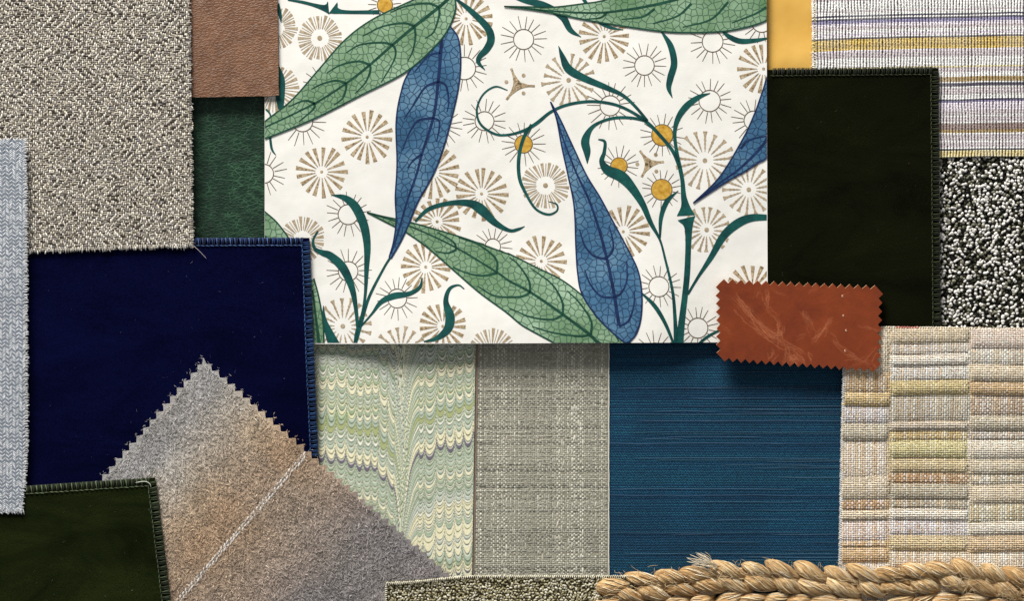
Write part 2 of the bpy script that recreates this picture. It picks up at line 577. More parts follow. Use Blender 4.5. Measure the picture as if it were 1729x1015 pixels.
seeds('boucle_loops', X, Y, 4.6 + np.where(k > .48, 1.9, 0) + r.uniform(-.4, .9, len(X)), R_ * r.uniform(1, 1.45, len(X)), R_ * r.uniform(.7, 1.05, len(X)), R_ * .42, r.uniform(0, 3.14, len(X)), C, M_YARN, t)

# ================================================================ GOLD SATIN
t = thing('satin_swatch', 'golden yellow satin swatch between wallpaper and striped cloth', 'fabric swatch', 1340, 60, 3)
M_GOLD, nt, p = new_mat('gold_satin', .42, .45)
n = noise(nt, 3500, 2, .6, coords(nt, 'Object', (1, .25, 1)))
n2 = noise(nt, 40, 3, .5, coords(nt))
nt.links.new(mixc(nt, ramp(nt, n2.outputs[0], [(.3, G3(0)), (.7, G3(1))]), lin(206, 158, 66), lin(222, 176, 86)), p.inputs['Base Color'])
p.inputs['Sheen Weight'].default_value = .15
bump(nt, p, n.outputs[0], .1, .0001)
sheet('satin', [(1240, -60), (1420, -60), (1420, 170), (1240, 170)], 50, 60,
      lambda x, y: 6.5 + 1.1 * np.sin(y / 17 + x / 90) * vnoise(x, y, 60, 3) + 1.2 * fbm(x, y, 50, 2), 1.2, M_GOLD, t)

# ================================================================ STRIPED CLOTH
t = thing('striped_cloth_swatch', 'ribbed off white cloth striped in navy, lilac and gold', 'fabric swatch', 1560, 110, 6)
zs = lambda x, y: 10.2 + .6 * vnoise(x, y, 90, 4) + 1.4 * sstep(1560, 1585, x) * 0
def ytilt(x): return 4.5 * np.exp(-(x - 1370) / 70.0) - .012 * (x - 1480)
sheet('ground_cloth', [(1373, -70), (1795, -70), (1795, 262), (1378, 268)], 40, 30, zs, 3.5, plain_mat('striped_shade_ground', lin(50, 42, 44), .95, .05), t)  # dark colour paints the shade in the gaps between ribs
wh, li, ma, ye, na, pu, go, cr, br = [np.array(lin(*c)) for c in ((255, 254, 250), (242, 233, 242), (218, 207, 210), (228, 196, 100), (48, 44, 76), (142, 136, 180), (180, 150, 88), (240, 226, 170), (150, 126, 118))]
bands = [(-80, wh), (-40, li), (-30, na), (-26, wh), (-6, ma), (0, wh), (14, ma), (18, wh), (23, na), (26, wh), (28.5, na), (31, pu), (34, pu), (37, li), (43, ma), (48, wh), (53, li), (57, wh), (61.5, na * .8 + br * .2), (64, ye), (72, go * .6 + ye * .4), (76, ye), (83, li), (86, ma), (95, wh), (113, cr), (116, ma), (124, wh), (131, go), (138, wh), (143, na), (146, wh), (149, ma), (160, wh), (168, na), (171, pu), (175, li), (189, ma), (195, wh), (199, ma), (207, wh), (210, br), (220, go), (225, wh), (229, ma), (240, wh), (243, ma), (249, wh), (253, na * .6), (256, cr), (259, ye * .5 + cr * .5), (263, cr)]
bp = np.array([b[0] for b in bands]); bc = np.array([b[1] for b in bands])
r = np.random.default_rng(17)
px, py = 5.2, 2.7
X, Y = np.meshgrid(np.arange(1374, 1793, px), np.arange(-68, 265.5, py))
rows = np.repeat(np.arange(X.shape[0]), X.shape[1])
colsI = np.tile(np.arange(X.shape[1]), X.shape[0])
X, Y = X.ravel(), Y.ravel()
C = bc[np.clip(np.searchsorted(bp, Y + .6) - 1, 0, len(bp) - 1)]
rowm = np.random.default_rng(2).uniform(.9, 1.08, 400)[rows]
streak = .95 + .2 * vnoise(X * .2, Y * 3.1, 9, 33)
C = C * (rowm * streak * r.uniform(.9, 1.08, len(X)))[:, None]
blend = np.clip(.02 + .28 * vnoise(X * .5, Y, 22, 35), 0, 1)[:, None]
C = C * (1 - blend) + wh * blend * .9
X2 = X + (vnoise(X, Y, 25, 5) - .5) * 2.2 + r.normal(0, .2, len(X))
Y2 = Y + ytilt(X) + (vnoise(X, Y, 45, 6) - .5) * 2
seeds('ribbed_yarns', X2, Y2, zs(X, Y) - .3, py * 1.9, px * .88, 1.5, math.pi / 2 + .32 + r.normal(0, .12, len(X)), C, M_YARN, t)
# selvedge fringe on the left
paths, cols = [], []
for yy in np.arange(-66, 268, 2.6):
    l = r.uniform(2, 7); x0 = 1374 + r.uniform(-1, 2)
    paths.append(np.array([(x0 + 5, yy + 5, 11.5), (x0 + 1, yy + 3 + r.uniform(-1, 1), 11.8), (x0 - l * .7, yy + 5 + r.uniform(-2, 2), 10)]))
    cols.append(bc[np.clip(np.searchsorted(bp, yy - 1) - 1, 0, len(bp) - 1)] * .5 + cr * .45)
tubes('fringe', paths, [r.uniform(.6, 1.1) for _ in paths], M_YARN, t, 4, cols)

# ================================================================ VELVETS
def velvet(name, c1, c2, nap):
    m, nt, p = new_mat(name, .95, .02)
    n1 = noise(nt, 22, 6, .68, coords(nt, 'Object', (.7, 1.6, 1)), .6)
    n2 = noise(nt, 2400, 2, .6, coords(nt, 'Object', (1, .6, 1)))
    a = ramp(nt, n1.outputs[0], [(.32, c1), (.68, c2)])  # lighter sheen patches of the pile painted in as broad colour noise
    nt.links.new(mixc(nt, 1.0, a, ramp(nt, n2.outputs[0], [(.3, G3(.5)), (.7, G3(1.5))]), 'MULTIPLY'), p.inputs['Base Color'])
    p.inputs['Sheen Weight'].default_value = nap
    p.inputs['Sheen Roughness'].default_value = .4
    p.inputs['Sheen Tint'].default_value = (*[min(1, x * 14) for x in c2], 1)
    b1 = bump(nt, p, n2.outputs[0], .5, .0004)
    return m

def overlock(edge, inward, zf, col_hi, col_lo, parent, pitch=8.0, length=13.0, seed=0, slant=2.0, chain=True):
    """overlocked edge: cross threads wrapping the edge plus the inner chain"""
    r = np.random.default_rng(seed)
    p0, p1 = np.array(edge[0], float), np.array(edge[1], float)
    Lg = np.linalg.norm(p1 - p0); d = (p1 - p0) / Lg
    iv = np.array(inward, float)
    paths, rad, cols = [], [], []
    hi, lo = np.array(col_hi), np.array(col_lo)
    # padded bead under the threads
    k = int(Lg / pitch)
    for i in range(k):
        s = (i + .5 + r.normal(0, .05)) * pitch
        b = p0 + d * s
        for off, cc, rr, sl in ((0, hi, .75, slant), (pitch * .33, lo, 1.25, -slant * .9), (pitch * .66, lo * .7, 1.2, -slant * .6)):
            q = b + d * off
            ln = length * r.uniform(.88, 1.08)
            pts = []
            for tt, zz in ((-.06, -4), (-.03, .3), (.25, 2.0), (.6, 2.3), (1.0, .6)):
                pt = q + iv * ln * tt + d * sl * tt
                pts.append((*pt, zf(pt[0], pt[1]) + zz + (.4 if cc is hi else 0)))
            paths.append(np.array(pts)); rad.append(rr * r.uniform(.7, 1.15)); cols.append(cc * r.uniform(.35, 1.2))
        if chain:
            q0 = b + iv * length * .98 - d * pitch * .5
            q1 = b + iv * (length * .98 + r.uniform(.5, 1.8)) + d * pitch * .55
            mid = (q0 + q1) / 2
            paths.append(np.array([(*q0, zf(*q0) + .6), (*mid, zf(*mid) + 1.7), (*q1, zf(*q1) + .5)]))
            rad.append(1.0); cols.append((hi * .6 + lo * .4) * r.uniform(.7, 1.3))
    return tubes('edge_stitching', paths, rad, M_FINE, parent, 5, cols)

def lint(parent, region, zf, n, seed, cols, lmin=1.5, lmax=7):
    r = np.random.default_rng(seed)
    paths, cc, rad = [], [], []
    for _ in range(n):
        x0, y0 = r.uniform(region[0], region[2]), r.uniform(region[1], region[3])
        a, l = r.uniform(0, 6.28), lmin + (lmax - lmin) * r.random() ** 3
        m = np.array([x0 + math.cos(a) * l / 2 + r.normal(0, l * .12), y0 + math.sin(a) * l / 2 + r.normal(0, l * .12)])
        e = np.array([x0 + math.cos(a) * l, y0 + math.sin(a) * l])
        paths.append(np.array([(x0, y0, zf(x0, y0) + .4), (*m, zf(*m) + .9), (*e, zf(*e) + .4)]))
        rad.append(r.uniform(.08, .2)); cc.append(np.array(cols[r.integers(len(cols))]) * r.uniform(.15, .7))
    return tubes('lint', paths, rad, M_FIBRE, parent, 3, cc)

# black green velvet at right
t = thing('velvet_swatch', 'near black olive velvet swatch with overlocked edges beside the wallpaper', 'fabric swatch', 1440, 340, 8)
zkv = lambda x, y: 16 + .8 * vnoise(x, y, 110, 7)
cor = [(1240, 118), (1584, 114), (1588, 600), (1240, 600)]
sheet('pile', cor, 50, 70, zkv, 4, velvet('olive_black_velvet', (.0026, .0030, .0012), (.0080, .0088, .0030), .010), t, edge=.8, seed=5)
overlock([(1300, 115.5), (1578, 113)], (0, 1), zkv, lin(56, 64, 34), lin(30, 35, 17), t, 8, 12, 1)
overlock([(1584, 116), (1588, 600)], (-1, 0), zkv, lin(64, 74, 40), lin(34, 40, 19), t, 8, 12, 2)
lint(t, (1300, 140, 1560, 480), zkv, 36, 4, [lin(120, 120, 110), lin(90, 95, 70)])

# ================================================================ WALLPAPER
t = thing('wallpaper_sample', 'white wallpaper sample printed with green and blue leaves, suns and star wheels', 'wallpaper', 870, 280, 10)
WX0, WX1, WY1 = 447.0, 1295.5, 579.5
def zw(x, y):
    x = np.asarray(x, float); y = np.asarray(y, float)
    lift = 12.5 * sstep(380, 600, y) * sstep(542, 680, x) * (1 - sstep(1090, 1204, x))
    rip = .9 * np.sin(x / 95 + y / 140) * sstep(540, 640, x) * (1 - sstep(1120, 1220, x))
    return 18.3 + lift + rip
M_PAPER, nt, p = new_mat('wallpaper_stock', .8, .15)
nA = noise(nt, 90, 4, .6, coords(nt)); nB = noise(nt, 1600, 3, .6, coords(nt)); nC = noise(nt, 28, 3, .5, coords(nt))
nt.links.new(ramp(nt, nA.outputs[0], [(.3, lin(223, 221, 214)), (.7, lin(231, 229, 223))]), p.inputs['Base Color'])
b1 = bump(nt, p, nB.outputs[0], .22, .0002)
bump(nt, p, nC.outputs[0], .15, .006, b1)
nxw, nyw = 122, 96
u, v = np.meshgrid(np.linspace(0, 1, nxw), np.linspace(0, 1, nyw))
pw = bil([(WX0, -70), (WX1 - 1.5, -70), (WX1 + .8, WY1 - 1.5), (WX0, WY1 + 2)], u.ravel(), v.ravel())
mk('paper', np.column_stack([pw, zw(pw[:, 0], pw[:, 1])]), [grid_faces(nxw, nyw)], M_PAPER, t, solid=.9)
CLIP = (WX0 + .4, WX1 - 1.2, WY1 - .6)

def ink(name, c1, c2, sc=260, rough=.7):
    m, nt, p = new_mat(name, rough, .2)
    n = noise(nt, sc, 4, .65, coords(nt))
    nt.links.new(ramp(nt, n.outputs[0], [(.32, c1), (.68, c2)]), p.inputs['Base Color'])
    bump(nt, p, noise(nt, 1600, 3, .6, coords(nt)).outputs[0], .15, .0002)
    return m

def leaf_mat(name, dark, mid, light, line, seed):
    """watercolour wash with a mosaic of vein lines"""
    m, nt, p = new_mat(name, .7, .2)
    oc = coords(nt)
    n1 = noise(nt, 42 + seed, 3, .55, oc)
    n3 = noise(nt, 420, 3, .7, oc)
    wash = ramp(nt, n1.outputs[0], [(.28, dark), (.5, mid), (.72, light)])
    wash = mixc(nt, 1.0, wash, ramp(nt, n3.outputs[0], [(.3, G3(.86)), (.7, G3(1.1))]), 'MULTIPLY')
    vo = nd(nt, 'ShaderNodeTexVoronoi', Scale=315.0, feature='DISTANCE_TO_EDGE', Randomness=.9)
    vo.voronoi_dimensions = '2D'
    nt.links.new(oc, vo.inputs['Vector'])
    ln = ramp(nt, vo.outputs[0], [(.0, G3(.9)), (.06, G3(.75)), (.10, G3(0))])
    nt.links.new(mixc(nt, ln, wash, line), p.inputs['Base Color'])
    bump(nt, p, noise(nt, 1600, 3, .6, oc).outputs[0], .15, .0002)
    return m

M_LG = leaf_mat('green_leaf_ink', lin(90, 126, 86), lin(122, 152, 120), lin(154, 182, 154), lin(56, 86, 68), 0)
M_LB = leaf_mat('blue_leaf_ink', lin(36, 75, 106), lin(62, 103, 136), lin(102, 138, 162), lin(22, 46, 74), 7)
M_VG = ink('green_vein_ink', lin(10, 52, 40), lin(26, 76, 58))
M_VB = ink('blue_vein_ink', lin(10, 26, 62), lin(22, 48, 92))
M_TEAL = ink('teal_stem_ink', lin(2, 54, 54), lin(16, 84, 78), 160)
M_BRN = ink('brown_wheel_ink', lin(98, 72, 38), lin(198, 180, 148), 900)
M_BRN2 = ink('taupe_wheel_ink', lin(138, 120, 94), lin(186, 170, 144), 600)
M_LINE = ink('umber_line_ink', lin(74, 60, 42), lin(108, 90, 66), 500)
M_SUN = ink('ochre_sun_ink', lin(166, 118, 22), lin(212, 172, 78), 420)

def stroke_arrays(pts, lay, n0=0, step=3.0):
    p = crom(pts, step)
    p[:, 2] = np.maximum(p[:, 2], .5)
    d = np.gradient(p[:, :2], axis=0)
    d /= np.linalg.norm(d, axis=1)[:, None] + 1e-9
    nrm = np.column_stack([-d[:, 1], d[:, 0]])
    hw = p[:, 2:3] / 2
    a, b, c = p[:, :2] + nrm * hw, p[:, :2], p[:, :2] - nrm * hw
    V = np.stack([a, b, c], 1).reshape(-1, 2)
    V = np.column_stack([V, zw(V[:, 0], V[:, 1]) + .25 + .16 * lay])
    return V, grid_faces(3, len(p)) + n0

def strokes(name, lst, lay, mat, parent=None):
    V, F, n = [], [], 0
    for pts in lst:
        a, f = stroke_arrays(pts, lay, n)
        V.append(a); F.append(f); n += len(a)
    return mk(name, np.vstack(V), F, mat, parent or t, clip=CLIP, smooth=False)

def leaf(left, right, mid, veins, lay, mf, mv, vw=4.4):
    def rs(pts, n=56):
        p = crom(pts, 2.0)
        s = np.concatenate([[0], np.cumsum(np.linalg.norm(np.diff(p, axis=0), axis=1))])
        q = np.linspace(0, s[-1], n)
        return np.column_stack([np.interp(q, s, p[:, k]) for k in range(2)])
    a, b = rs(left), rs(right)
    w = np.linspace(0, 1, 9)
    V = (a[:, None] * (1 - w)[None, :, None] + b[:, None] * w[None, :, None]).reshape(-1, 2)
    V = np.column_stack([V, zw(V[:, 0], V[:, 1]) + .25 + .16 * lay])
    lf = mk('printed_leaf', V, [grid_faces(9, 56)], mf, t, clip=CLIP, smooth=False)
    ls = []
    for e in (left, right):
        ls.append([(x, y, 2.6) for x, y in e])
    nm = len(mid)
    ls.append([(x, y, 2.2 + 3.8 * k / (nm - 1)) for k, (x, y) in enumerate(mid)])
    for vn in veins:
        k = len(vn)
        ls.append([(x, y, vw * (1 - .55 * i / (k - 1))) for i, (x, y) in enumerate(vn)])
    o = strokes('printed_veins', ls, lay + .8, mv)
    o.parent = lf
    return lf

def Z(ox, oy, pts):
    return [(ox + .2955 * a, oy + .2955 * b) for a, b in pts]
z2 = lambda *p: Z(440, 0, p)
z3 = lambda *p: Z(860, 0, p)
z4 = lambda *p: Z(440, 290, p)
z5 = lambda *p: Z(860, 290, p)

# leaf over the left edge (green)
leaf(z2((-60, 770), (30, 690), (180, 570), (330, 400), (480, 230), (640, 110), (870, 0), (1000, -60), (1085, -80)),
     z2((-60, 815), (30, 790), (300, 680), (560, 550), (830, 410), (1000, 260), (1080, 150), (1115, 30), (1085, -80)),
     z2((-40, 750), (30, 725), (310, 590), (490, 475), (625, 370), (755, 255), (880, 150), (1020, 40), (1085, -20)),
     [z2((755, 255), (690, 243), (570, 255), (490, 300)), z2((755, 255), (772, 290), (760, 350), (690, 470)),
      z2((880, 150), (820, 132), (700, 150), (585, 205)), z2((880, 150), (885, 210), (870, 290), (840, 350)),
      z2((1020, 40), (950, 18), (830, 35), (745, 70)), z2((1020, 40), (1020, 90), (990, 180), (940, 220)),
      z2((625, 370), (560, 350), (460, 370), (380, 415)), z2((625, 370), (628, 400), (600, 470), (540, 535)),
      z2((490, 475), (430, 460), (350, 480), (290, 510)), z2((490, 475), (488, 510), (470, 560), (420, 600)),
      z2((310, 590), (250, 575), (160, 610)), z2((310, 590), (300, 625), (220, 695))], 6, M_LG, M_VG)
# blue leaf hanging below it
leaf(z2((1085, 150), (1000, 230), (850, 410), (800, 540), (775, 700), (780, 900), (778, 1000)) + z4((770, 150), (775, 280), (760, 400), (735, 490)),
     z2((1085, 150), (1130, 220), (1143, 350), (1130, 500), (1090, 680), (1040, 860), (985, 1000)) + z4((900, 170), (850, 290), (800, 400), (745, 495)),
     (z2((1034, 200), (1030, 300), (1015, 465), (990, 660), (925, 870), (890, 1000)) + z4((840, 160), (800, 300), (770, 400), (745, 470)))[::-1],
     [z2((1028, 300), (960, 320), (880, 410)), z2((1015, 465), (940, 500), (880, 590), (820, 680)), z2((1015, 465), (1060, 490), (1075, 580), (1065, 640)),
      z2((985, 675), (900, 690), (850, 760), (810, 860)), z2((985, 675), (1020, 690), (1020, 740), (1005, 810)), z2((920, 880), (870, 920), (840, 960))], 4, M_LB, M_VB)
# long green leaf at the bottom
leaf(z4((608, 232), (700, 255), (860, 290), (1150, 375), (1400, 465)) + z5((0, 470), (150, 545), (300, 620), (430, 720), (540, 820), (620, 910), (690, 980), (720, 1010)),
     z4((608, 232), (760, 310), (830, 345), (950, 430), (1100, 560), (1250, 690), (1400, 800)) + z5((60, 868), (120, 905), (240, 970), (400, 1060), (560, 1090), (720, 1010)),
     z4((640, 242), (850, 310), (1110, 430), (1350, 575)) + z5((0, 625), (130, 695), (310, 820), (450, 925), (520, 985), (640, 1030)),
     [z4((1120, 445), (1100, 400), (1010, 345)), z4((1120, 445), (1070, 465), (1000, 455)), z4((1350, 580), (1345, 500), (1250, 420), (1130, 375)),
      z4((1350, 580), (1270, 595), (1180, 580), (1100, 545)), z5((120, 690), (110, 620), (50, 530), (0, 490)), z5((120, 690), (60, 715), (-80, 710), (-180, 655)),
      z5((305, 820), (300, 740), (240, 640), (120, 550)), z5((305, 820), (240, 845), (120, 830), (0, 780)), z5((465, 930), (465, 850), (400, 750), (330, 680)),
      z5((465, 930), (400, 940), (250, 920), (130, 885)), z5((510, 830), (580, 900), (625, 970))], 2, M_LG, M_VG)
# tall blue leaf right of centre
leaf(z3((235, 580), (270, 680), (300, 840), (335, 1000)) + z5((370, 200), (380, 430), (390, 580), (415, 700), (500, 830), (600, 930), (662, 980)),
     z3((235, 580), (290, 680), (360, 830), (440, 1000)) + z5((520, 150), (600, 300), (680, 450), (735, 570), (755, 700), (750, 830), (725, 920), (690, 965), (662, 980)),
     z3((245, 600), (310, 800)) + z5((380, 0), (450, 150), (500, 290), (550, 470), (590, 660), (625, 880)),
     [z5((550, 500), (480, 480), (430, 420), (400, 330)), z5((550, 500), (590, 450), (590, 390), (570, 310)), z5((600, 720), (520, 710), (460, 640), (430, 560)),
      z5((600, 720), (640, 690), (670, 620), (670, 510)), z5((625, 885), (680, 850), (710, 760), (712, 680))], 4, M_LB, M_VB)
# blue leaf cut by the right edge
leaf(z5((1050, 180), (1200, 30)) + z3((1330, 800), (1400, 650), (1450, 510), (1480, 420), (1560, 300)),
     z5((1050, 180), (1250, 50), (1340, 0)) + z3((1420, 930), (1468, 900), (1560, 780), (1580, 600), (1560, 300)),
     z5((1070, 165), (1200, 65)) + z3((1330, 950), (1468, 800), (1560, 600)), [z3((1320, 850), (1370, 800), (1480, 775))], 6, M_LB, M_VB)
# green leaf across the top edge
leaf(z3((-30, 36), (100, 38), (250, 40), (420, 20), (540, 0), (700, -60), (1100, -140), (1500, -130)),
     z3((-30, 36), (100, 50), (240, 72), (480, 120), (700, 155), (870, 178), (1000, 185), (1200, 180), (1350, 155), (1468, 115), (1530, 60), (1500, -130)),
     z3((60, 40), (240, 62), (500, 72), (700, 50), (900, 10), (1100, -50), (1300, -100)),
     [z3((830, 50), (760, 95), (640, 110)), z3((1040, 20), (960, 90), (820, 135)), z3((1250, 10), (1150, 110), (990, 155)), z3((1468, 40), (1400, 80), (1270, 130)), z3((560, 68), (520, 100), (440, 108))], 6, M_LG, M_VG)
# leaf corners at the left edge
leaf([(430, 340), (447, 357), (468, 376), (490, 406), (500, 430)], [(430, 440), (440, 446), (460, 450), (485, 445), (500, 430)], [(430, 380), (460, 410), (500, 430)], [], 2, M_LG, M_VG)
leaf([(530, 470), (538, 500), (545, 540), (547, 580), (546, 600)], [(515, 480), (518, 520), (522, 560), (530, 590), (546, 600)], [(528, 490), (534, 540), (540, 590)], [], 2, M_LG, M_VG)

SPR = [
 [(486, -1, 3), (510, 3, 5), (530, 8, 6), (548, 13, 11), (555, 13, 23)], [(562, 13, 25), (570, 18, 10), (590, 20, 6), (641, 20, 7)],
 [(770, -2, 4), (795, 18, 9), (822, 45, 12), (829, 65, 13), (822, 82, 12), (810, 95, 9), (808, 105, 7), (819, 118, 1)],
 [(468, 6, 8), (473, 24, 6), (475, 38, 1)], [(469, 108, 2), (474, 132, 13), (473, 158, 16), (474, 184, 9)],
 [(449, 184, 3), (456, 192, 3), (457, 204, 2)], [(456, 230, 4), (459, 251, 4), (466, 262, 1)],
 [(857, 152, 1.5), (836, 146, 3), (815, 160, 3), (805, 186, 3.5), (812, 210, 4), (836, 226, 4), (860, 227, 4), (887, 219, 5), (907, 207, 6), (931, 188, 5), (960, 176, 5), (999, 171, 5), (1037, 176, 5), (1067, 189, 5), (1093, 207, 6), (1111, 225, 6), (1135, 254, 6), (1148, 284, 6)],
 [(898, 210, 6), (884, 233, 6), (876, 266, 6), (877, 300, 6), (887, 325, 5), (904, 352, 4), (925, 362, 4), (940, 356, 3), (940, 345, 3), (926, 340, 1)],
 [(943, 77, 1), (950, 96, 9), (960, 116, 14), (985, 131, 12), (1025, 148, 9), (1052, 161, 6), (1073, 180, 5), (1093, 204, 5)],
 [(1093, 205, 4), (1067, 199, 5), (1037, 199, 5), (1011, 207, 5), (996, 219, 8), (988, 238, 14), (991, 256, 12), (991.5, 276, 1)],
 [(1010, 235, 2), (1021, 239, 5), (1020, 257, 6), (1016, 272, 9), (1026, 287, 16), (1049, 298, 19), (1067, 317, 15), (1085, 345, 11), (1098, 375, 8), (1114, 405, 4), (1123, 438, 4), (1135, 491, 5), (1139, 535, 6), (1141, 582, 8)],
 [(1145, 322, 1), (1126, 340, 8), (1116, 367, 7), (1114, 402, 3)],
 [(1199, 157, 1), (1179, 164, 8), (1158, 180, 11), (1144, 201, 9), (1139, 225, 6), (1142, 254, 6), (1148, 284, 7), (1152, 305, 7), (1154, 330, 9), (1157, 348, 15), (1158, 364, 31)],
 [(1159, 368, 31), (1162, 382, 15), (1162, 410, 10), (1160, 460, 10), (1156, 500, 10), (1151, 540, 11), (1146, 584, 14)],
 [(1300, 367, 9), (1268, 368, 13), (1244, 378, 15), (1221, 399, 13), (1200, 435, 9), (1179, 467, 5), (1161, 497, 4)],
 [(1083, 495, 3), (1105, 517, 7), (1123, 547, 6), (1138, 584, 4)], [(1214, 558, 4), (1194, 569, 5), (1178, 582, 4)],
 [(1117, 53, 3), (1132, 77, 10), (1138, 106, 11), (1132, 130, 11), (1129, 148, 8), (1135, 165, 1)],
 [(1219, 52, 3), (1232, 62, 8), (1250, 69, 9), (1274, 68, 7), (1297, 64, 3)],
 [(870, -6, 8), (887, 0, 10), (919, 9, 12), (949, 27, 12), (963, 50, 9), (981, 62, 1)], [(984, -4, 6), (1000, 20, 6), (1011, 36, 6), (1031, 46, 5), (1052, 50, 1)],
 [(560, 329, 1), (582, 334, 10), (600, 349, 15), (614, 379, 15), (620, 414, 12), (619, 455, 8), (617, 497, 5), (612, 530, 5), (603, 560, 6), (600, 584, 7)],
 [(537, 390, 3), (529, 405, 4), (532, 420, 6), (545, 427, 10), (558, 432, 13), (579, 452, 15), (594, 485, 11), (601, 520, 7), (604, 553, 5)],
 [(659, 435, 4), (647, 455, 4), (623, 503, 5), (608, 553, 6), (602, 575, 6)],
 [(713, 469, 2), (709, 485, 6), (691, 496, 8), (665, 500, 11), (644, 510, 8), (629, 529, 4), (611, 550, 3)],
 [(784, 488, 2), (774, 481.5, 3), (759, 488, 6), (753, 509, 9), (760, 535, 16), (756, 556, 14), (738, 571, 8), (716, 577, 2)],
 [(546, 516, 1), (548, 541, 8), (558, 568, 16), (566, 586, 20)],
 [(701, 374, 4), (724, 353, 7), (759, 343, 8), (792, 343, 12), (812, 353, 17), (836, 376, 11), (860, 389, 6), (875, 387, 5), (886, 382, 1)],
]
for s_ in SPR:
    strokes('printed_sprig', [s_], 1.2, M_TEAL)

def rays(cx, cy, n, prof, a0, jit=.02, seed=0, lay=0):
    """prof: list of (radius, width); returns arrays for n rays"""
    r = np.random.default_rng(seed)
    V, F, k = [], [], 0
    m_ = len(prof)
    for i in range(n):
        a = a0 + 2 * math.pi * i / n + r.normal(0, jit)
        sc = r.uniform(.93, 1.04)
        d = np.array([math.cos(a), math.sin(a)]); q = np.array([-d[1], d[0]])
        for rr, w in prof:
            V += [np.array([cx, cy]) + d * rr * sc + q * w / 2, np.array([cx, cy]) + d * rr * sc - q * w / 2]
        F.append(grid_faces(2, m_) + k)
        k += 2 * m_
    V = np.array(V)
    return np.column_stack([V, zw(V[:, 0], V[:, 1]) + .25 + .16 * lay]), F

def disc(cx, cy, r0, r1, lay, n=30):
    a = np.linspace(0, 2 * np.pi, n, endpoint=False)
    rad = np.linspace(r0, r1, 2 if r0 > 0 else 4)
    V = np.array([(cx + math.cos(b) * q, cy + math.sin(b) * q) for q in rad for b in a])
    m_ = len(rad)
    i = np.arange(m_ * n).reshape(m_, n); j = np.roll(i, -1, 1)
    F = np.stack([i[:-1], i[1:], j[1:], j[:-1]], -1).reshape(-1, 4)
    return np.column_stack([V, zw(V[:, 0], V[:, 1]) + .25 + .16 * lay]), [F]

def join(*parts):
    V, F, n = [], [], 0
    for v_, f_ in parts:
        V.append(v_); F += [f + n for f in f_]; n += len(v_)
    return np.vstack(V), F

BURST = [(620, 231, 44, 'A'), (543, 290, 43, 'A'), (787, 31, 44, 'A'), (731, 290, 45, 'A'), (813, 327, 45, 'A'), (738, 374, 40, 'A'), (719, 451, 43, 'A'),
         (748, 551, 40, 'A'), (1020, 61, 44, 'A'), (1289, 116, 44, 'A'), (1052, 391, 44, 'A'), (914, 441, 43, 'A'), (1270, 490, 43, 'A'),
         (540, 64, 38, 'F'), (466, 46, 36, 'F'), (462, 150, 42, 'F'), (510, 405, 39, 'F'), (921, 313, 40, 'F'), (830, 597, 42, 'F'),
         (579, 551, 48, 'S'), (677, 595, 45, 'S'), (960, 135, 45, 'S'), (1190, 271, 50, 'S'), (1264, 320, 44, 'S'), (1193, 388, 40, 'S')]
for k, (cx, cy, R, ty) in enumerate(BURST):
    if ty == 'A':
        b = join(rays(cx, cy, 17, [(R * .24, 1.2), (R * .5, 3.2), (R * .8, 5.6), (R, 7.0)], .1 + k, .03, k), disc(cx, cy, 0, 2.6, 0, 12))
        mt = M_BRN
    elif ty == 'F':
        b = join(rays(cx, cy, 17, [(R * .40, 1.6), (R * .7, 3.6), (R, 5.6)], .1 + k, .01, k), rays(cx, cy, 17, [(R * .42, 1.1), (R * .98, 1.5)], .1 + k + math.pi / 17, .01, k), disc(cx, cy, 0, 4.2, 0, 14))
        mt = M_BRN2
    else:
        pr = [(.30, 1), (.38, 1.6), (.44, 3.2), (.5, 2.0), (.56, 3.6), (.64, 2.4), (.7, 4.6), (.76, 3.0), (.82, 3.4), (.93, 5.4), (.95, 7.2), (1.0, 7.2)]
        b = join(rays(cx, cy, 17, [(R * a_, w_) for a_, w_ in pr], .1 + k, .02, k), disc(cx, cy, 0, 4, 0, 14))
        mt = M_BRN2
    mk('printed_wheel', b[0], b[1], mt, t, clip=CLIP, smooth=False)

SUNS = [(884, 66, 17, 40, 0), (1088, 110, 16.5, 38, 0), (1203, 70, 17.5, 39, 0), (1030, 178, 17, 42, 0), (1198, 170, 18, 38, 0), (884, 243, 15, 38, 1), (1118, 228, 18, 38, 1),
        (1045, 280, 14, 35, 1), (1117, 320, 17.5, 34, 1), (784, 115, 19, 40, 0), (818, 204, 16, 37, 0), (511, 205, 17, 42, 0), (552, 148, 16, 42, 0), (446, 293, 16, 38, 0),
        (588, 362, 17, 38, 0), (588, 458, 16.5, 39, 0), (671, 504, 16, 36, 0), (832, 416, 13, 33, 0), (745, 212, 15, 36, 0), (650, 8, 13, 28, 1), (1286, 37, 17, 36, 0),
        (1272, 203, 16, 38, 0), (1112, 484, 17, 37, 0), (1178, 554, 17, 37, 0), (1105, 595, 16, 37, 0)]
for k, (cx, cy, r0, r1, yel) in enumerate(SUNS):
    b = join(disc(cx, cy, r0 - .7, r0 + .75, .4), rays(cx, cy, 17, [(r0 + 1.5, 1.3), ((r0 + r1) / 2, 1.25), (r1, .9)], .07 * k, .03, 100 + k))
    o = mk('printed_sun', b[0], b[1], M_LINE, t, clip=CLIP, smooth=False)
    if yel:
        b = disc(cx, cy, 0, r0, .2, 26)
        q = mk('sun_disc', b[0], b[1], M_SUN, t, clip=CLIP, smooth=False)
        q.parent = o
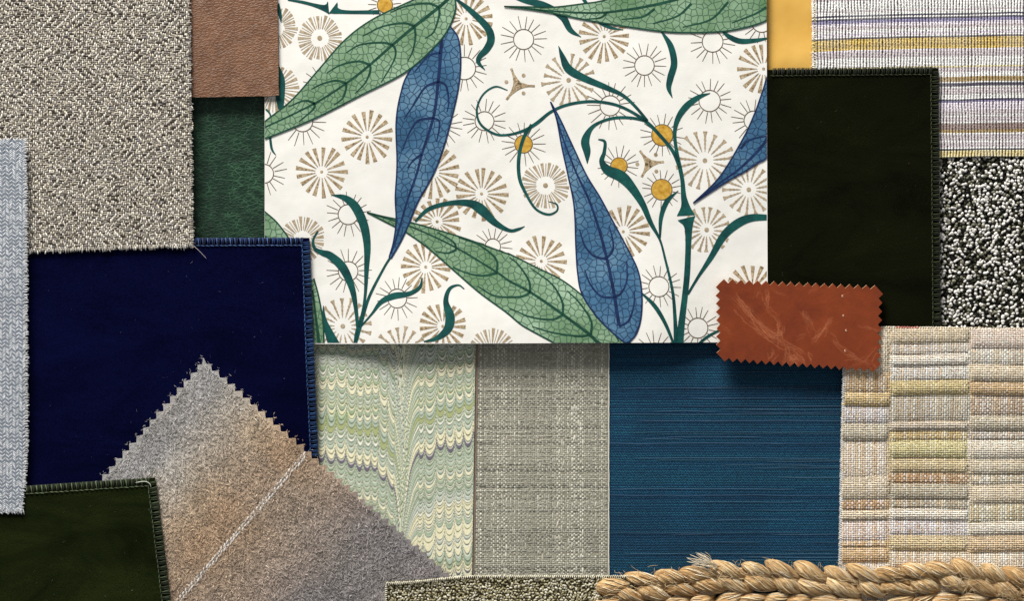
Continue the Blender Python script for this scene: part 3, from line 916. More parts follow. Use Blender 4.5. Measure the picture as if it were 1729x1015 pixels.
def star(cx, cy, arms, dots):
    ls = []
    for ax, ay in arms:
        ls.append([(cx, cy, 16), (cx + (ax - cx) * .3, cy + (ay - cy) * .3, 9), (cx + (ax - cx) * .65, cy + (ay - cy) * .65, 4), (ax, ay, 4.2)])
    o = strokes('printed_star', ls, .3, M_BRN)
    b = join(*[disc(x_, y_, 0, 3.3, .3, 12) for x_, y_ in dots])
    q = mk('star_dots', b[0], b[1], M_BRN2, t, smooth=False)
    q.parent = o
star(874, 144, [(863, 115), (903, 145), (855, 168)], [(884, 127), (884, 157), (855, 138)])
star(1096, 276, [(1080, 254), (1121, 273), (1083, 299)], [(1107, 261), (1076, 277), (1108, 289)])

# ================================================================ BROWN LEATHER
t = thing('leather_swatch', 'brown grained leather swatch beside the grey tweed at the top', 'leather swatch', 400, 70, 20)
sheet('leather', [(250, -60), (468, -60), (471.5, 162), (250, 166)], 50, 60, lambda x, y: 23.8 + .9 * vnoise(x, y, 60, 19), 3.6, M_BROWN, t, rim=M_CUTB, edge=1.2, seed=41)
r = np.random.default_rng(9)
paths = []
for k in range(70):
    x0 = r.uniform(325, 470); l = r.uniform(1, 3.2)
    y0 = 166 - (x0 - 250) * .018
    paths.append(np.array([(x0, y0 - 1, 22), (x0 + r.uniform(-1, 1), y0 + l, 20.5)]))
for k in range(60):
    y0 = r.uniform(0, 160); l = r.uniform(.5, 2)
    x0 = 468.8 + y0 * .015
    paths.append(np.array([(x0, y0, 22), (x0 + l, y0 + r.uniform(-1, 1), 20.5)]))
tubes('suede_nap', paths, .35, M_FIBRE, t, 3, np.array(lin(110, 78, 54)))

# ================================================================ NAVY VELVET
t = thing('velvet_swatch', 'deep navy blue velvet swatch with blue overlocked edge under the tweed', 'fabric swatch', 290, 600, 18)
def znv(x, y):
    return 24 - 9 * sstep(590, 760, y) * sstep(330, 530, x) + .7 * vnoise(x, y, 100, 17)
cor = [(20, 404), (523, 402), (537, 775), (20, 880)]
M_NAVY = velvet('navy_velvet', (.0009, .0013, .012), (.0022, .0030, .026), .010)
sheet('pile', cor, 70, 60, znv, 4, M_NAVY, t, edge=.8, seed=3)
overlock([(300, 403), (514, 402)], (0, 1), znv, lin(80, 108, 150), lin(24, 46, 96), t, 7.8, 12, 11)
overlock([(522.5, 404), (536.5, 772)], (-1, .04), znv, lin(60, 96, 144), lin(24, 56, 106), t, 7.8, 12, 12)
lint(t, (60, 440, 520, 780), znv, 80, 14, [lin(110, 110, 170), lin(150, 150, 170), lin(90, 80, 140)])

# ================================================================ WOOL with pinked edge
t = thing('wool_swatch', 'brushed wool swatch with pinked edges fading from grey to tan', 'fabric swatch', 420, 830, 22)
apex = np.array([346., 606.]); dr = np.array([.749, .662]); dl = np.array([-.655, .756])
SIDE_R, SIDE_L = 620.0, 560.0
def wool_st(x, y):
    # s along right edge, q along left edge (oblique)
    det = dr[0] * dl[1] - dr[1] * dl[0]
    px_, py_ = x - apex[0], y - apex[1]
    return (px_ * dl[1] - py_ * dl[0]) / det, (dr[0] * py_ - dr[1] * px_) / det
def zwl(x, y):
    s, q = wool_st(np.asarray(x, float), np.asarray(y, float))
    return 29 - 16 * sstep(160, 520, s) + 1.2 * (vnoise(x, y, 70, 51) - .5)
kst = np.array([-20, 30, 60, 100, 150, 200, 245, 300, 345, 400, 450, 520, 640])
kcl = np.array([lin(*c) for c in ((184, 182, 178), (174, 174, 176), (188, 184, 178), (204, 192, 176), (202, 178, 150), (190, 158, 126), (188, 160, 132), (190, 168, 148), (180, 162, 150), (152, 146, 146), (142, 139, 143), (150, 145, 147), (150, 145, 147))])
def wool_col(x, y):
    s, q = wool_st(x, y)
    s = s + (fbm(x, y, 60, 52) - .5) * 40
    c = np.stack([np.interp(s, kst, kcl[:, k]) for k in range(3)], -1)
    tan = (sstep(120, 420, q) * np.exp(-((s - 210) / 90) ** 2))[:, None]
    c = c * (1 - .45 * tan) + np.array(lin(180, 144, 106)) * .45 * tan
    band = .5 * (sstep(40, 70, q) - sstep(120, 160, q)) + .45 * (sstep(255, 290, q) - sstep(340, 380, q))
    c = c * (1 - .5 * band[:, None]) + np.array(lin(168, 160, 152)) * .5 * band[:, None]
    c = c * .8 + np.array(lin(176, 164, 150)) * .2
    c = c * (.66 + .54 * fbm(x, y, 20, 53))[:, None]
    return c
PT = 17.0
n1, n2 = int(SIDE_R / PT), int(SIDE_L / PT)
K = 4
nu, nv = n1 * K + 1, n2 * K + 1
u, v = np.meshgrid(np.linspace(0, 1, nu), np.linspace(0, 1, nv))
base = apex + np.array([0.5, 9.0]) + u.ravel()[:, None] * dr * SIDE_R + v.ravel()[:, None] * dl * SIDE_L
verts = [base]; tris = []; nb = len(base)
r = np.random.default_rng(8)
idx = np.arange(nu * nv).reshape(nv, nu)
tips = []
def teeth(line, out):
    for i in range((len(line) - 1) // K):
        seg = line[i * K:(i + 1) * K + 1]
        tip = base[seg[K // 2]] + out * (8.2 + r.normal(0, .5)) + r.normal(0, .4, 2)
        ti = nb + len(tips); tips.append(tip)
        for k in range(K):
            tris.append((seg[k], seg[k + 1], ti))
teeth(idx[0, :], -dl); teeth(idx[:, 0][::-1], -dr)
ti = nb + len(tips); tips.append(apex + np.array([-1.0, -2.0])); tris += [(idx[0, 0], idx[0, 2], ti), (idx[0, 0], idx[2, 0], ti)]
pts = np.vstack([base, np.array(tips)])
M_WOOL, nt, p = new_mat('brushed_wool', .95, .05)
a = nd(nt, 'ShaderNodeAttribute', attribute_name='Col')
nz = noise(nt, 900, 4, .7, coords(nt)); nz2 = noise(nt, 2600, 2, .6, coords(nt))
nt.links.new(mixc(nt, 1.0, a.outputs[0], ramp(nt, nz.outputs[0], [(.3, G3(.55)), (.7, G3(1.2))]), 'MULTIPLY'), p.inputs['Base Color'])
b1 = bump(nt, p, nz.outputs[0], .5, .0005); bump(nt, p, nz2.outputs[0], .5, .0003, b1)
mk('felted_cloth', np.column_stack([pts, zwl(pts[:, 0], pts[:, 1])]), [orient(pts, grid_faces(nu, nv)), orient(pts, tris)], M_WOOL, t, col=wool_col(pts[:, 0], pts[:, 1]), solid=3)
# surface fibres
n = 42000
su, sv = r.random(n), r.random(n)
fb = apex + np.array([.5, 9.0]) + (su * SIDE_R)[:, None] * dr + (sv * SIDE_L)[:, None] * dl
vis = (fb[:, 1] < 1040) & (fb[:, 0] > 120)
fb = fb[vis]; n = len(fb)
ang = r.normal(1.35, .75, n) + (r.random(n) < .3) * r.uniform(0, 3.14, n)
ln = r.uniform(2.5, 7.5, n)
bend = r.normal(0, 1.0, n)
dx, dy = np.cos(ang), np.sin(ang)
z0 = zwl(fb[:, 0], fb[:, 1])
hh = r.uniform(.5, 1.8, n)
P0 = np.column_stack([fb[:, 0] - dx * ln / 2, fb[:, 1] - dy * ln / 2, z0 + .1])
P1 = np.column_stack([fb[:, 0] - dy * bend, fb[:, 1] + dx * bend, z0 + hh])
P2 = np.column_stack([fb[:, 0] + dx * ln / 2, fb[:, 1] + dy * ln / 2, z0 + .1 + .5 * hh])
rr_ = r.uniform(.28, .55, n)
side = np.column_stack([-dy, dx, np.zeros(n)])
V = []
for Pk in (P0, P1, P2):
    V += [Pk + side * rr_[:, None], Pk - side * rr_[:, None] , Pk + np.array([0, 0, 1.0]) * rr_[:, None]]
V = np.stack(V, 1)
F = []
for k in range(2):
    for a_, b_ in ((0, 2), (2, 1)):
        F.append((k * 3 + a_, k * 3 + 3 + a_, k * 3 + 3 + b_, k * 3 + b_))
F = (np.array(F)[None] + (np.arange(n) * 9)[:, None, None]).reshape(-1, 4)
rib = .78 + .35 * (np.sin(fb[:, 0] * 2 * np.pi / 7.2 + 2 * vnoise(fb[:, 0], fb[:, 1], 30, 3)) * .5 + .5)
C = wool_col(fb[:, 0], fb[:, 1]) * (rib * np.exp(r.normal(0.02, .28, n)) * np.where(r.random(n) < .06, .45, 1))[:, None]
mk('surface_fibres', V.reshape(-1, 3), [F], M_FIBRE, t, col=np.repeat(np.clip(C, 0, .9), 9, 0), kind='stuff')
# white overcheck line
X, Y, A, L = [], [], [], []
for q in np.arange(2, 470, 7.6):
    for k_, off in enumerate((-2.0, 2.6)):
        pt = apex + np.array([.5, 9]) + dr * (228 + off + r.normal(0, .5)) + dl * (q + k_ * 3.8)
        X.append(pt[0]); Y.append(pt[1]); A.append(-1.22 + r.normal(0, .12)); L.append(r.uniform(8.5, 11))
X, Y, A, L = map(np.array, (X, Y, A, L))
C = np.array(lin(236, 230, 222)) * r.uniform(.75, 1.0, len(X))[:, None]
seeds('overcheck_threads', X, Y, zwl(X, Y) + .5, L * .95, 3.3, .8, A, C, M_YARN, t)
# fuzz at the pinked edge
paths, cols = [], []
for tip in tips:
    for _ in range(5):
        a0 = r.uniform(0, 6.28); l = r.uniform(2, 5.5)
        s0 = np.array(tip) + r.normal(0, 2.2, 2)
        z_ = float(zwl(s0[0], s0[1]))
        e = s0 + l * np.array([math.cos(a0), math.sin(a0)])
        paths.append(np.array([(*s0, z_ - .5), (*((s0 + e) / 2 + r.normal(0, .6, 2)), z_ + .4), (*e, z_ - .8)]))
        cols.append(wool_col(np.array([s0[0]]), np.array([s0[1]]))[0] * r.uniform(.8, 1.5))
tubes('edge_fuzz', paths, .4, M_FIBRE, t, 3, cols)

# ================================================================ OLIVE VELVET bottom left
t = thing('velvet_swatch', 'dark moss green velvet swatch in the bottom left corner', 'fabric swatch', 140, 930, 30)
def zov(x, y): return 35 + 1.0 * vnoise(x, y, 90, 27)
sheet('pile', [(-60, 828), (264, 806), (297, 1070), (-60, 1070)], 50, 40, zov, 4, velvet('moss_velvet', (.0032, .0052, .0016), (.0150, .0210, .0050), .014), t, edge=.8, seed=13)
overlock([(10, 823), (256, 806.5)], (.06, 1), zov, lin(104, 116, 84), lin(44, 54, 32), t, 8.4, 12.5, 21)
overlock([(265, 808), (296, 1066)], (-1, .1), zov, lin(88, 100, 70), lin(48, 58, 36), t, 8.4, 13, 22)
lint(t, (40, 850, 255, 1010), zov, 40, 24, [lin(190, 190, 180), lin(120, 130, 90)])
tubes('loose_thread', [crom([(232, 814, 38), (248, 812, 39.5), (256, 816, 39), (258, 822, 38)], 2)], .7, M_FIBRE, t, 4, np.array(lin(190, 196, 176)), kind=None)

# ================================================================ TWEED
t = thing('tweed_swatch', 'large grey beige flecked tweed swatch at the top left', 'fabric swatch', 160, 210, 24)
ztw = lambda x, y: 28.2 + 1.2 * fbm(x, y, 70, 71)
def tw_in(x, y):
    xr = 323 + y * .0135 + (vnoise(x * 0, y, 6, 72) - .5) * 2.5
    yb = 429 - (x + 0) * .033 + (vnoise(x, y * 0, 6, 73) - .5) * 3
    return (x < xr) & (y < yb)
sheet('ground_cloth', [(-60, -60), (319, -60), (325, 414), (-60, 428)], 60, 60, ztw, 3.2, plain_mat('tweed_shade_ground', lin(78, 72, 64), .95, .05), t)  # darker than the yarns: shadow gaps of the weave put into the colour
wcols = [np.array(lin(*c)) for c in ((248, 244, 236), (238, 233, 224), (222, 214, 202), (234, 228, 212), (208, 200, 186))]
fcols = [np.array(lin(*c)) for c in ((176, 169, 158), (158, 151, 140), (136, 129, 118), (198, 190, 174), (70, 64, 57), (152, 147, 146))]
def tweed_up(nx, ny, r):
    i, j = np.meshgrid(np.arange(nx), np.arange(ny), indexing='ij')
    d = np.where((j // 9) % 2 == 0, (j - i) % 4 < 2, (i + j) % 4 < 2)
    return d ^ (r.random((nx, ny)) < .10)
weave(-58, 332, -58, 432, 3.3, 3.1, tweed_up,
      lambda i, j, r: wcols[r.choice(5, p=[.2, .26, .24, .16, .14])] * np.array([.98, .955, .91]) * r.uniform(.76, 1.06),
      lambda i, j, r: fcols[r.choice(6, p=[.19, .21, .20, .16, .13, .11])] * r.uniform(.7, 1.12),
      ztw, 'woven_yarns', t, M_YARN, wl=1.12, wf=.92, h=1.05, jit=.5, seed=31, keep=tw_in, maxrun=2)
r = np.random.default_rng(32)
paths, cols, rad = [], [], []
for xx_ in np.arange(-50, 327, 3.1):
    yb = 429 - xx_ * .033
    l = r.uniform(2, 8) + 5 * (xx_ > 290) * r.random()
    dx_ = r.normal(0, 1.6)
    paths.append(np.array([(xx_, yb - 7, 30.5), (xx_ + dx_ * .4, yb - 2, 30.8), (xx_ + dx_, yb - 5 + l, 28.5)])); rad.append(r.uniform(.7, 1.5)); cols.append(wcols[r.integers(5)] * r.uniform(.6, 1.1))
for yy in np.arange(-50, 420, 3.3):
    xr = 323 + yy * .0135
    l = r.uniform(1, 5); dy_ = r.normal(0, 1.5)
    paths.append(np.array([(xr - 5, yy, 30.3), (xr - 1, yy + dy_ * .4, 30.6), (xr - 3 + l, yy + dy_, 28)])); rad.append(r.uniform(.5, 1.1)); cols.append((wcols + fcols)[r.integers(11)] * r.uniform(.6, 1.1))
tubes('frayed_ends', paths, rad, M_YARN, t, 4, cols)
tubes('loose_thread', [crom([(328, 415, 29), (338, 424, 30), (350, 437, 27.5)], 3)], .45, M_FIBRE, t, 4, np.array(lin(170, 160, 160)), kind=None)

# ================================================================ HERRINGBONE
t = thing('herringbone_swatch', 'narrow pale blue grey herringbone swatch along the left edge', 'fabric swatch', 10, 550, 36)
zhb = lambda x, y: 39 + .8 * vnoise(x, y, 60, 81)
def hb_right(y): return np.interp(y, [235, 300, 760, 866], [49.5, 50.5, 52, 43])
sheet('ground_cloth', [(-60, 237), (46, 237), (43, 862), (-60, 862)], 20, 120, zhb, 3, plain_mat('herringbone_shade_ground', lin(128, 136, 146), .95, .05), t)  # base toned down to paint shade between the slanted yarns
r = np.random.default_rng(82)
X, Y, A, C, L = [], [], [], [], []
hl, hd = np.array(lin(246, 248, 250)), np.array(lin(134, 142, 154))
cw = 5.6
for ci_, x0 in enumerate(np.arange(-56, 56, cw)):
    sgn = 1 if ci_ % 2 else -1
    for yi, yy in enumerate(np.arange(236, 864, 3.2)):
        X.append(x0 + r.normal(0, .35)); Y.append(yy + r.normal(0, .3) + (1.2 if ci_ % 2 else 0)); A.append(sgn * (.72 + r.normal(0, .1))); L.append(8.0 * r.uniform(.85, 1.1))
        C.append((hl if (yi % 2 == 0 or r.random() < .35) else hd) * r.uniform(.72, 1.06) * (1 - .16 * vnoise(np.array([x0]), np.array([yy]), 50, 5)[0]))
X, Y, A, C, L = map(np.array, (X, Y, A, C, L))
k = (X < hb_right(Y) - 2)
seeds('herringbone_yarns', X[k], Y[k], zhb(X[k], Y[k]) - .3, L[k], 2.0, .95, A[k], C[k], M_YARN, t)
paths, cols, rad = [], [], []
for yy in np.arange(237, 864, 2.7):
    xr = float(hb_right(yy)); l = r.uniform(0, 3.2)
    paths.append(np.array([(xr - 6, yy, 40.3), (xr - 2, yy + r.normal(0, .8), 40.5), (xr - 1 + l, yy + r.normal(0, 1.4), 38.5)])); rad.append(r.uniform(.6, 1.1)); cols.append(hl * r.uniform(.6, 1))
for xx_ in np.arange(-50, 45, 2.4):
    paths.append(np.array([(xx_, 858, 40.3), (xx_ + r.normal(0, .8), 863, 40.2), (xx_ + r.normal(0, 1.4), 865 + r.uniform(0, 3), 38)])); rad.append(r.uniform(.6, 1.1)); cols.append(hl * r.uniform(.6, 1))
tubes('frayed_ends', paths, rad, M_YARN, t, 4, cols)

# ================================================================ CREAM BLOCK-WOVEN CLOTH
t = thing('woven_cloth_swatch', 'cream and ochre cloth woven in raised blocks at the lower right', 'fabric swatch', 1600, 760, 6)
zbk0 = lambda x, y: 20.5 - 11 * sstep(600, 770, y)
be, tn, oc, yo, gy, wt, pk, br, lv = [np.array(lin(*c)) for c in ((238, 224, 200), (226, 196, 154), (228, 206, 152), (230, 222, 172), (214, 206, 186), (255, 252, 246), (248, 230, 222), (196, 160, 124), (244, 240, 246))]
C1 = [(552, 628, 0, be), (628, 662, 1, tn), (662, 686, 0, oc * .7 + tn * .3), (686, 714, 1, lv * .8 + gy * .2), (714, 745, 0, gy), (745, 805, 1, wt * .5 + tn * .5), (805, 845, 0, be * .9), (845, 862, 1, br), (862, 880, 0, be), (880, 915, 1, pk), (915, 925, 1, tn), (925, 952, 0, tn), (952, 1060, 1, wt)]
C2 = [(552, 580, 0, be * .85 + oc * .1), (580, 598, 1, gy * .6 + lv * .4), (598, 618, 0, wt * .7 + be * .3), (618, 642, 1, wt), (642, 668, 0, oc * .6 + yo * .4), (668, 712, 1, gy * .7 + wt * .25), (712, 728, 0, gy * .7 + pk * .3), (728, 745, 1, oc), (745, 775, 0, yo), (775, 800, 0, oc * .6 + gy * .4), (800, 818, 1, br), (818, 845, 0, gy * .9), (845, 860, 1, gy * .8), (860, 880, 0, wt * .6 + be * .4), (880, 905, 1, lv), (905, 932, 0, oc * .6 + be * .4), (932, 960, 1, be * .7 + wt * .3), (960, 1060, 0, be)]
C3 = [(552, 590, 0, pk * .7 + be * .3), (590, 616, 1, gy * .5 + wt * .4), (616, 645, 0, be), (645, 668, 0, tn), (668, 702, 1, br * .6 + wt * .3), (702, 728, 0, gy), (728, 742, 1, wt * .6 + br * .3), (742, 775, 0, be * .6 + wt * .4), (775, 802, 0, gy * .6 + be * .4), (802, 818, 1, gy), (818, 852, 0, be), (852, 882, 1, gy * .6 + yo * .3), (882, 905, 0, be * .5 + wt * .5), (905, 935, 0, tn * .7 + be * .3), (935, 965, 1, be * .6 + wt * .4), (965, 1060, 0, be)]
BX = [1410, 1502, 1636, 1800]
def seam(x):
    d = min(abs(x - e) for e in BX)
    return min(1.0, d / 8.0) ** .6
def block(x, y):
    c = 0 if x < BX[1] else (1 if x < BX[2] else 2)
    for b in (C1, C2, C3)[c]:
        if b[0] <= y < b[1]:
            return c, b
    return c, (C1, C2, C3)[c][-1]
px, py = 4.0, 3.5
r = np.random.default_rng(91)
nx, ny = int((1796 - 1421) / px), int((1056 - 552) / py)
stripe = np.array([[wt, tn, br, be, lv, wt, gy][k_] for k_ in r.choice(7, nx, p=[.28, .2, .12, .16, .08, .06, .10])])
X, Y, Zz, L, Wd, A, C = [], [], [], [], [], [], []
for j in range(ny):
    y_ = 552 + (j + .5) * py
    rowv = r.uniform(.85, 1.1)
    for i in range(nx):
        x_ = 1422 + (i + .5) * px
        jx = x_ + 1.5 * math.sin(y_ / 23)
        wave = 1.1 * math.sin(x_ / 37 + y_ / 80)
        c_, b = block(jx, y_ + wave)
        f = np.clip((y_ + wave - b[0]) / (b[1] - b[0]), 0, 1)
        pil = seam(jx) * (4.2 * (1 - abs(2 * f - 1) ** 2.4) if b[2] == 0 else 2.2 * (1 - abs(2 * f - 1) ** 3))
        if b[2] == 0:
            horiz = (i + j) % 2 == 0
            if not horiz and (i + j) % 4 == 1 and r.random() < .4:
                horiz = True
            col_ = b[3] * rowv * r.uniform(.78, 1.08) if horiz else (b[3] * .6 + stripe[i] * .4) * r.uniform(.7, 1.0)
        else:
            horiz = (i + j) % 2 == 0 and r.random() < .75
            col_ = (stripe[i] * .6 + b[3] * .4) * r.uniform(.78, 1.08) if not horiz else b[3] * r.uniform(.66, .95)
        X.append(x_); Y.append(y_); Zz.append(pil); C.append(col_)
        L.append((px if horiz else py) * 1.55); Wd.append((py if horiz else px) * .86); A.append(0.12 if horiz else math.pi / 2)
X, Y, Zz, L, Wd, A, C = map(np.array, (X, Y, Zz, L, Wd, A, C))
X = X + r.normal(0, .2, len(X)); Y = Y + r.normal(0, .2, len(X))
lx = np.interp(Y, [552, 628, 955, 1056], [1426, 1424, 1418.5, 1417])
k = (X > lx + 1) & (Y > 552 + (X - 1485) * .012)
X, Y, Zz, L, Wd, A, C = [q[k] for q in (X, Y, Zz, L, Wd, A, C)]
seeds('woven_yarns', X, Y, zbk0(X, Y) + Zz - .2, L, Wd * 1.08, 1.15, A + r.normal(0, .1, len(X)), np.clip(C * np.array([1.05, 1.04, 1.01]), 0, .95), M_FINE, t)
xs_, ys_ = np.meshgrid(np.linspace(0, 1, 110), np.linspace(0, 1, 160))
pb = bil([(1427, 554), (1796, 556), (1796, 1056), (1420, 1056)], xs_.ravel(), ys_.ravel())
zz = np.array([(lambda b, y_: (4.2 if b[2] == 0 else 2.2) * (1 - abs(2 * np.clip((y_ - b[0]) / (b[1] - b[0]), 0, 1) - 1) ** 2.4))(block(x_ + 1.5 * math.sin(y_ / 23), y_ + 1.1 * math.sin(x_ / 37 + y_ / 80))[1], y_ + 1.1 * math.sin(x_ / 37 + y_ / 80)) * seam(x_ + 1.5 * math.sin(y_ / 23)) for x_, y_ in pb])
mk('ground_cloth', np.column_stack([pb, zbk0(pb[:, 0], pb[:, 1]) + zz * .95 - .35]), [grid_faces(110, 160)], plain_mat('cream_shade_ground', lin(160, 140, 112), .95, .05), t, solid=3)  # base colour darkened to stand for shade in the yarn gaps
paths, cols, rad = [], [], []
for yy in np.arange(556, 1052, 6.2):
    x0 = float(np.interp(yy, [552, 628, 955, 1056], [1426, 1424, 1418.5, 1417])); z_ = float(zbk0(0, yy))
    for q in (0, 3):
        paths.append(np.array([(x0 + 5, yy + q - 1, z_ + 1), (x0 + .5, yy + q, z_ + 1.4), (x0 - 1.5 + r.uniform(-.5, .8), yy + q + 1.5, z_), (x0 + .5, yy + q + 3, z_ - 1.5)])); rad.append(r.uniform(1.0, 1.6)); cols.append(wt * r.uniform(.75, 1.0))
for xx_ in np.arange(1430, 1794, 4.4):
    yy = 552 + (xx_ - 1485) * .012
    c_ = np.array(lin(206, 120, 110)) if 1512 < xx_ < 1550 else be
    paths.append(np.array([(xx_ - 2, yy + 3, 21.5), (xx_, yy - .4, 22), (xx_ + 3, yy + r.uniform(-1, .5), 20.5)])); rad.append(r.uniform(.8, 1.3)); cols.append(c_ * r.uniform(.8, 1.05))
tubes('bound_edge', paths, rad, M_YARN, t, 5, cols)

# ================================================================ RUST LEATHER with pinked edge
t = thing('leather_swatch', 'rust orange leather swatch with pinked zigzag edges and pale scratches', 'leather swatch', 1348, 550, 24)
cor = np.array([(1214, 478), (1482, 489), (1478, 622), (1216, 603)], float)
ntx, nty, K = 19, 9, 14
nu, nv = ntx * K + 1, nty * K + 1
u, v = np.meshgrid(np.linspace(0, 1, nu), np.linspace(0, 1, nv))
base = bil(cor, u.ravel(), v.ravel())
# scratch map
gw_, gh_ = 620, 380
img = np.zeros((gh_, gw_))
r = np.random.default_rng(55)
def zz5(pts): return [(1200 + .1773 * a, 460 + .1773 * b) for a, b in pts]
SC = [([(100, 180), (300, 360), (560, 600), (700, 690), (880, 770), (950, 880)], 16, 20, 1.0), ([(220, 210), (360, 380), (520, 560), (640, 640)], 14, 26, .9), ([(480, 120), (540, 330), (660, 480), (630, 640)], 9, 22, .7),
      ([(480, 120), (430, 180), (400, 260)], 5, 16, .5), ([(490, 120), (520, 200), (510, 300)], 5, 16, .6), ([(860, 370), (920, 480), (980, 610)], 10, 18, .8), ([(1140, 430), (1060, 560), (930, 700)], 12, 16, 1.0),
      ([(1060, 430), (1090, 520), (1000, 640)], 6, 20, .6), ([(1100, 560), (1200, 690), (1300, 770), (1450, 850), (1590, 890)], 9, 14, .85), ([(1560, 690), (1500, 790), (1430, 850), (1310, 890)], 8, 18, .7),
      ([(1400, 500), (1480, 520), (1580, 560)], 5, 8, .7), ([(730, 700), (740, 790), (830, 880)], 12, 34, .9), ([(560, 870), (610, 800), (600, 740)], 9, 26, .7), ([(700, 870), (780, 800), (860, 840)], 12, 30, .8),
      ([(520, 610), (600, 590), (680, 560)], 8, 16, .8), ([(640, 470), (650, 560), (640, 660)], 8, 14, .9), ([(560, 140), (640, 190), (760, 200)], 3, 10, .5), ([(90, 510), (150, 570), (180, 620)], 4, 14, .5), ([(930, 210), (1010, 150)], 3, 10, .4),
      ([(1240, 240), (1310, 210)], 3, 8, .5), ([(1460, 850), (1540, 920)], 4, 20, .5), ([(800, 620), (900, 570)], 4, 14, .5)]
for pts, cnt, spread, op in SC:
    base_l = crom(zz5(pts), 2)
    for c_ in range(int(cnt * 1.9)):
        o_ = r.normal(0, spread * .1773 * 1.15, 2)
        a_, b_ = sorted(r.integers(0, len(base_l), 2))
        if b_ - a_ < 6:
            b_ = min(len(base_l), a_ + 8)
        seg = base_l[a_:b_]
        if len(seg) < 3:
            continue
        wk = np.cumsum(r.normal(0, .62, (len(seg), 2)), 0)
        wk -= wk.mean(0)
        ln_ = crom(seg + o_ + wk, .3)
        ix = ((ln_[:, 0] - 1190) * 2).astype(int); iy = ((ln_[:, 1] - 455) * 2).astype(int)
        ok = (ix > 0) & (ix < gw_ - 1) & (iy > 0) & (iy < gh_ - 1)
        np.maximum.at(img, (iy[ok], ix[ok]), op * r.uniform(.12, .85) ** 1.4)
def blur(a, n=1):
    for _ in range(n):
        a = (a + np.roll(a, 1, 0) + np.roll(a, -1, 0)) / 3
        a = (a + np.roll(a, 1, 1) + np.roll(a, -1, 1)) / 3
    return a
img = np.clip(blur(img, 1) * 1.55 + blur(img, 12) * .12, 0, 1)
def rust_col(x, y):
    ix = np.clip(((x - 1190) * 2).astype(int), 0, gw_ - 1); iy = np.clip(((y - 455) * 2).astype(int), 0, gh_ - 1)
    s = np.clip(img[iy, ix] * .55, 0, .65)[:, None]
    a = fbm(x, y, 50, 56)[:, None]
    c = np.array(lin(108, 42, 14)) * (1 - a) + np.array(lin(134, 58, 21)) * a
    return c * (1 - s) + np.array(lin(204, 128, 88)) * s
tips, tris = [], []
idx = np.arange(nu * nv).reshape(nv, nu); nb = len(base)
def teeth2(line, out):
    for i in range((len(line) - 1) // K):
        seg = line[i * K:(i + 1) * K + 1]
        tip = base[seg[K // 2]] + np.array(out) * (7.0 + r.normal(0, .25)) + r.normal(0, .2, 2)
        ti = nb + len(tips); tips.append(tip)
        for k_ in range(K):
            tris.append((seg[k_], seg[k_ + 1], ti))
teeth2(idx[0, :], (.04, -1)); teeth2(idx[::-1, 0], (-1, 0)); teeth2(idx[-1, ::-1], (-.05, 1)); teeth2(idx[:, -1], (1, .03))
pts = np.vstack([base, np.array(tips)])
M_RUST, nt, p = new_mat('rust_leather', .36, .5)
a = nd(nt, 'ShaderNodeAttribute', attribute_name='Col')
n1 = noise(nt, 260, 4, .6, coords(nt))
nt.links.new(mixc(nt, 1.0, a.outputs[0], ramp(nt, n1.outputs[0], [(.3, G3(.88)), (.7, G3(1.1))]), 'MULTIPLY'), p.inputs['Base Color'])
vo = nd(nt, 'ShaderNodeTexVoronoi', Scale=1500.0, feature='F1')
nt.links.new(coords(nt), vo.inputs['Vector'])
b1 = bump(nt, p, vo.outputs[0], .12, .0002)
bump(nt, p, noise(nt, 70, 3, .5, coords(nt)).outputs[0], .12, .003, b1)
zru = lambda x, y: 29.5 + 1.2 * vnoise(x, y, 90, 57)
mk('leather', np.column_stack([pts, zru(pts[:, 0], pts[:, 1])]), [orient(pts, grid_faces(nu, nv)), orient(pts, tris)], M_RUST, t, col=rust_col(pts[:, 0], pts[:, 1]), solid=4.2, rim=M_CUT)
M_PIN = plain_mat('pin_hole_glint', lin(236, 190, 160), .35, .5)  # pale colour paints the highlight round each hole
for x_, y_ in ((1421, 500), (1422.5, 533), (1427, 558), (1425.5, 592.5)):
    ring = [(x_ + 1.3 * math.cos(a_), y_ + 1.3 * math.sin(a_), float(zru(x_, y_)) + .3) for a_ in np.linspace(0.6, 5.6, 14)]
    tubes('pin_hole', [np.array(ring)], .5, M_PIN, t, 5, kind=None)

# ================================================================ OLIVE BOUCLE
t = thing('boucle_swatch', 'olive beige nubbly boucle swatch at the bottom beside the jute braid', 'fabric swatch', 830, 1000, 12)
def zol(x, y):
    x = np.asarray(x, float); y = np.asarray(y, float)
    top = 984 - 11 * sstep(652, 810, x)
    return 19 + 5.0 * np.exp(-(y - top) / 9.0) * (1 - .55 * sstep(690, 830, x))
M_OLG = plain_mat('olive_shade_ground', lin(64, 58, 36), .95, .05)  # dark base paints the shade between the loops
u, v = np.meshgrid(np.linspace(0, 1, 90), np.linspace(0, 1, 30))
xo = 652 + u.ravel() * 420 - 4 * v.ravel()
yo_ = (984 - 11 * sstep(652, 810, xo)) + v.ravel() * 90
mk('ground_cloth', np.column_stack([xo, yo_, zol(xo, yo_)]), [grid_faces(90, 30)], M_OLG, t, solid=4)
X, Y, R_, r = loops_field(654, 1070, 970, 1072, 4.4, 62, 3.0, 5.0)
top = 984 - 11 * sstep(652, 810, X)
k = (Y > top + 1) & (X > 652.5 - (Y - 984) * .05)
X, Y, R_ = X[k], Y[k], R_[k]
pal_o = np.array([lin(*c) for c in ((216, 208, 180), (194, 184, 150), (164, 154, 116), (230, 224, 202), (112, 104, 74))])
C = pal_o[r.choice(5, len(X), p=[.28, .25, .2, .15, .12])] * r.uniform(.75, 1.1, len(X))[:, None]
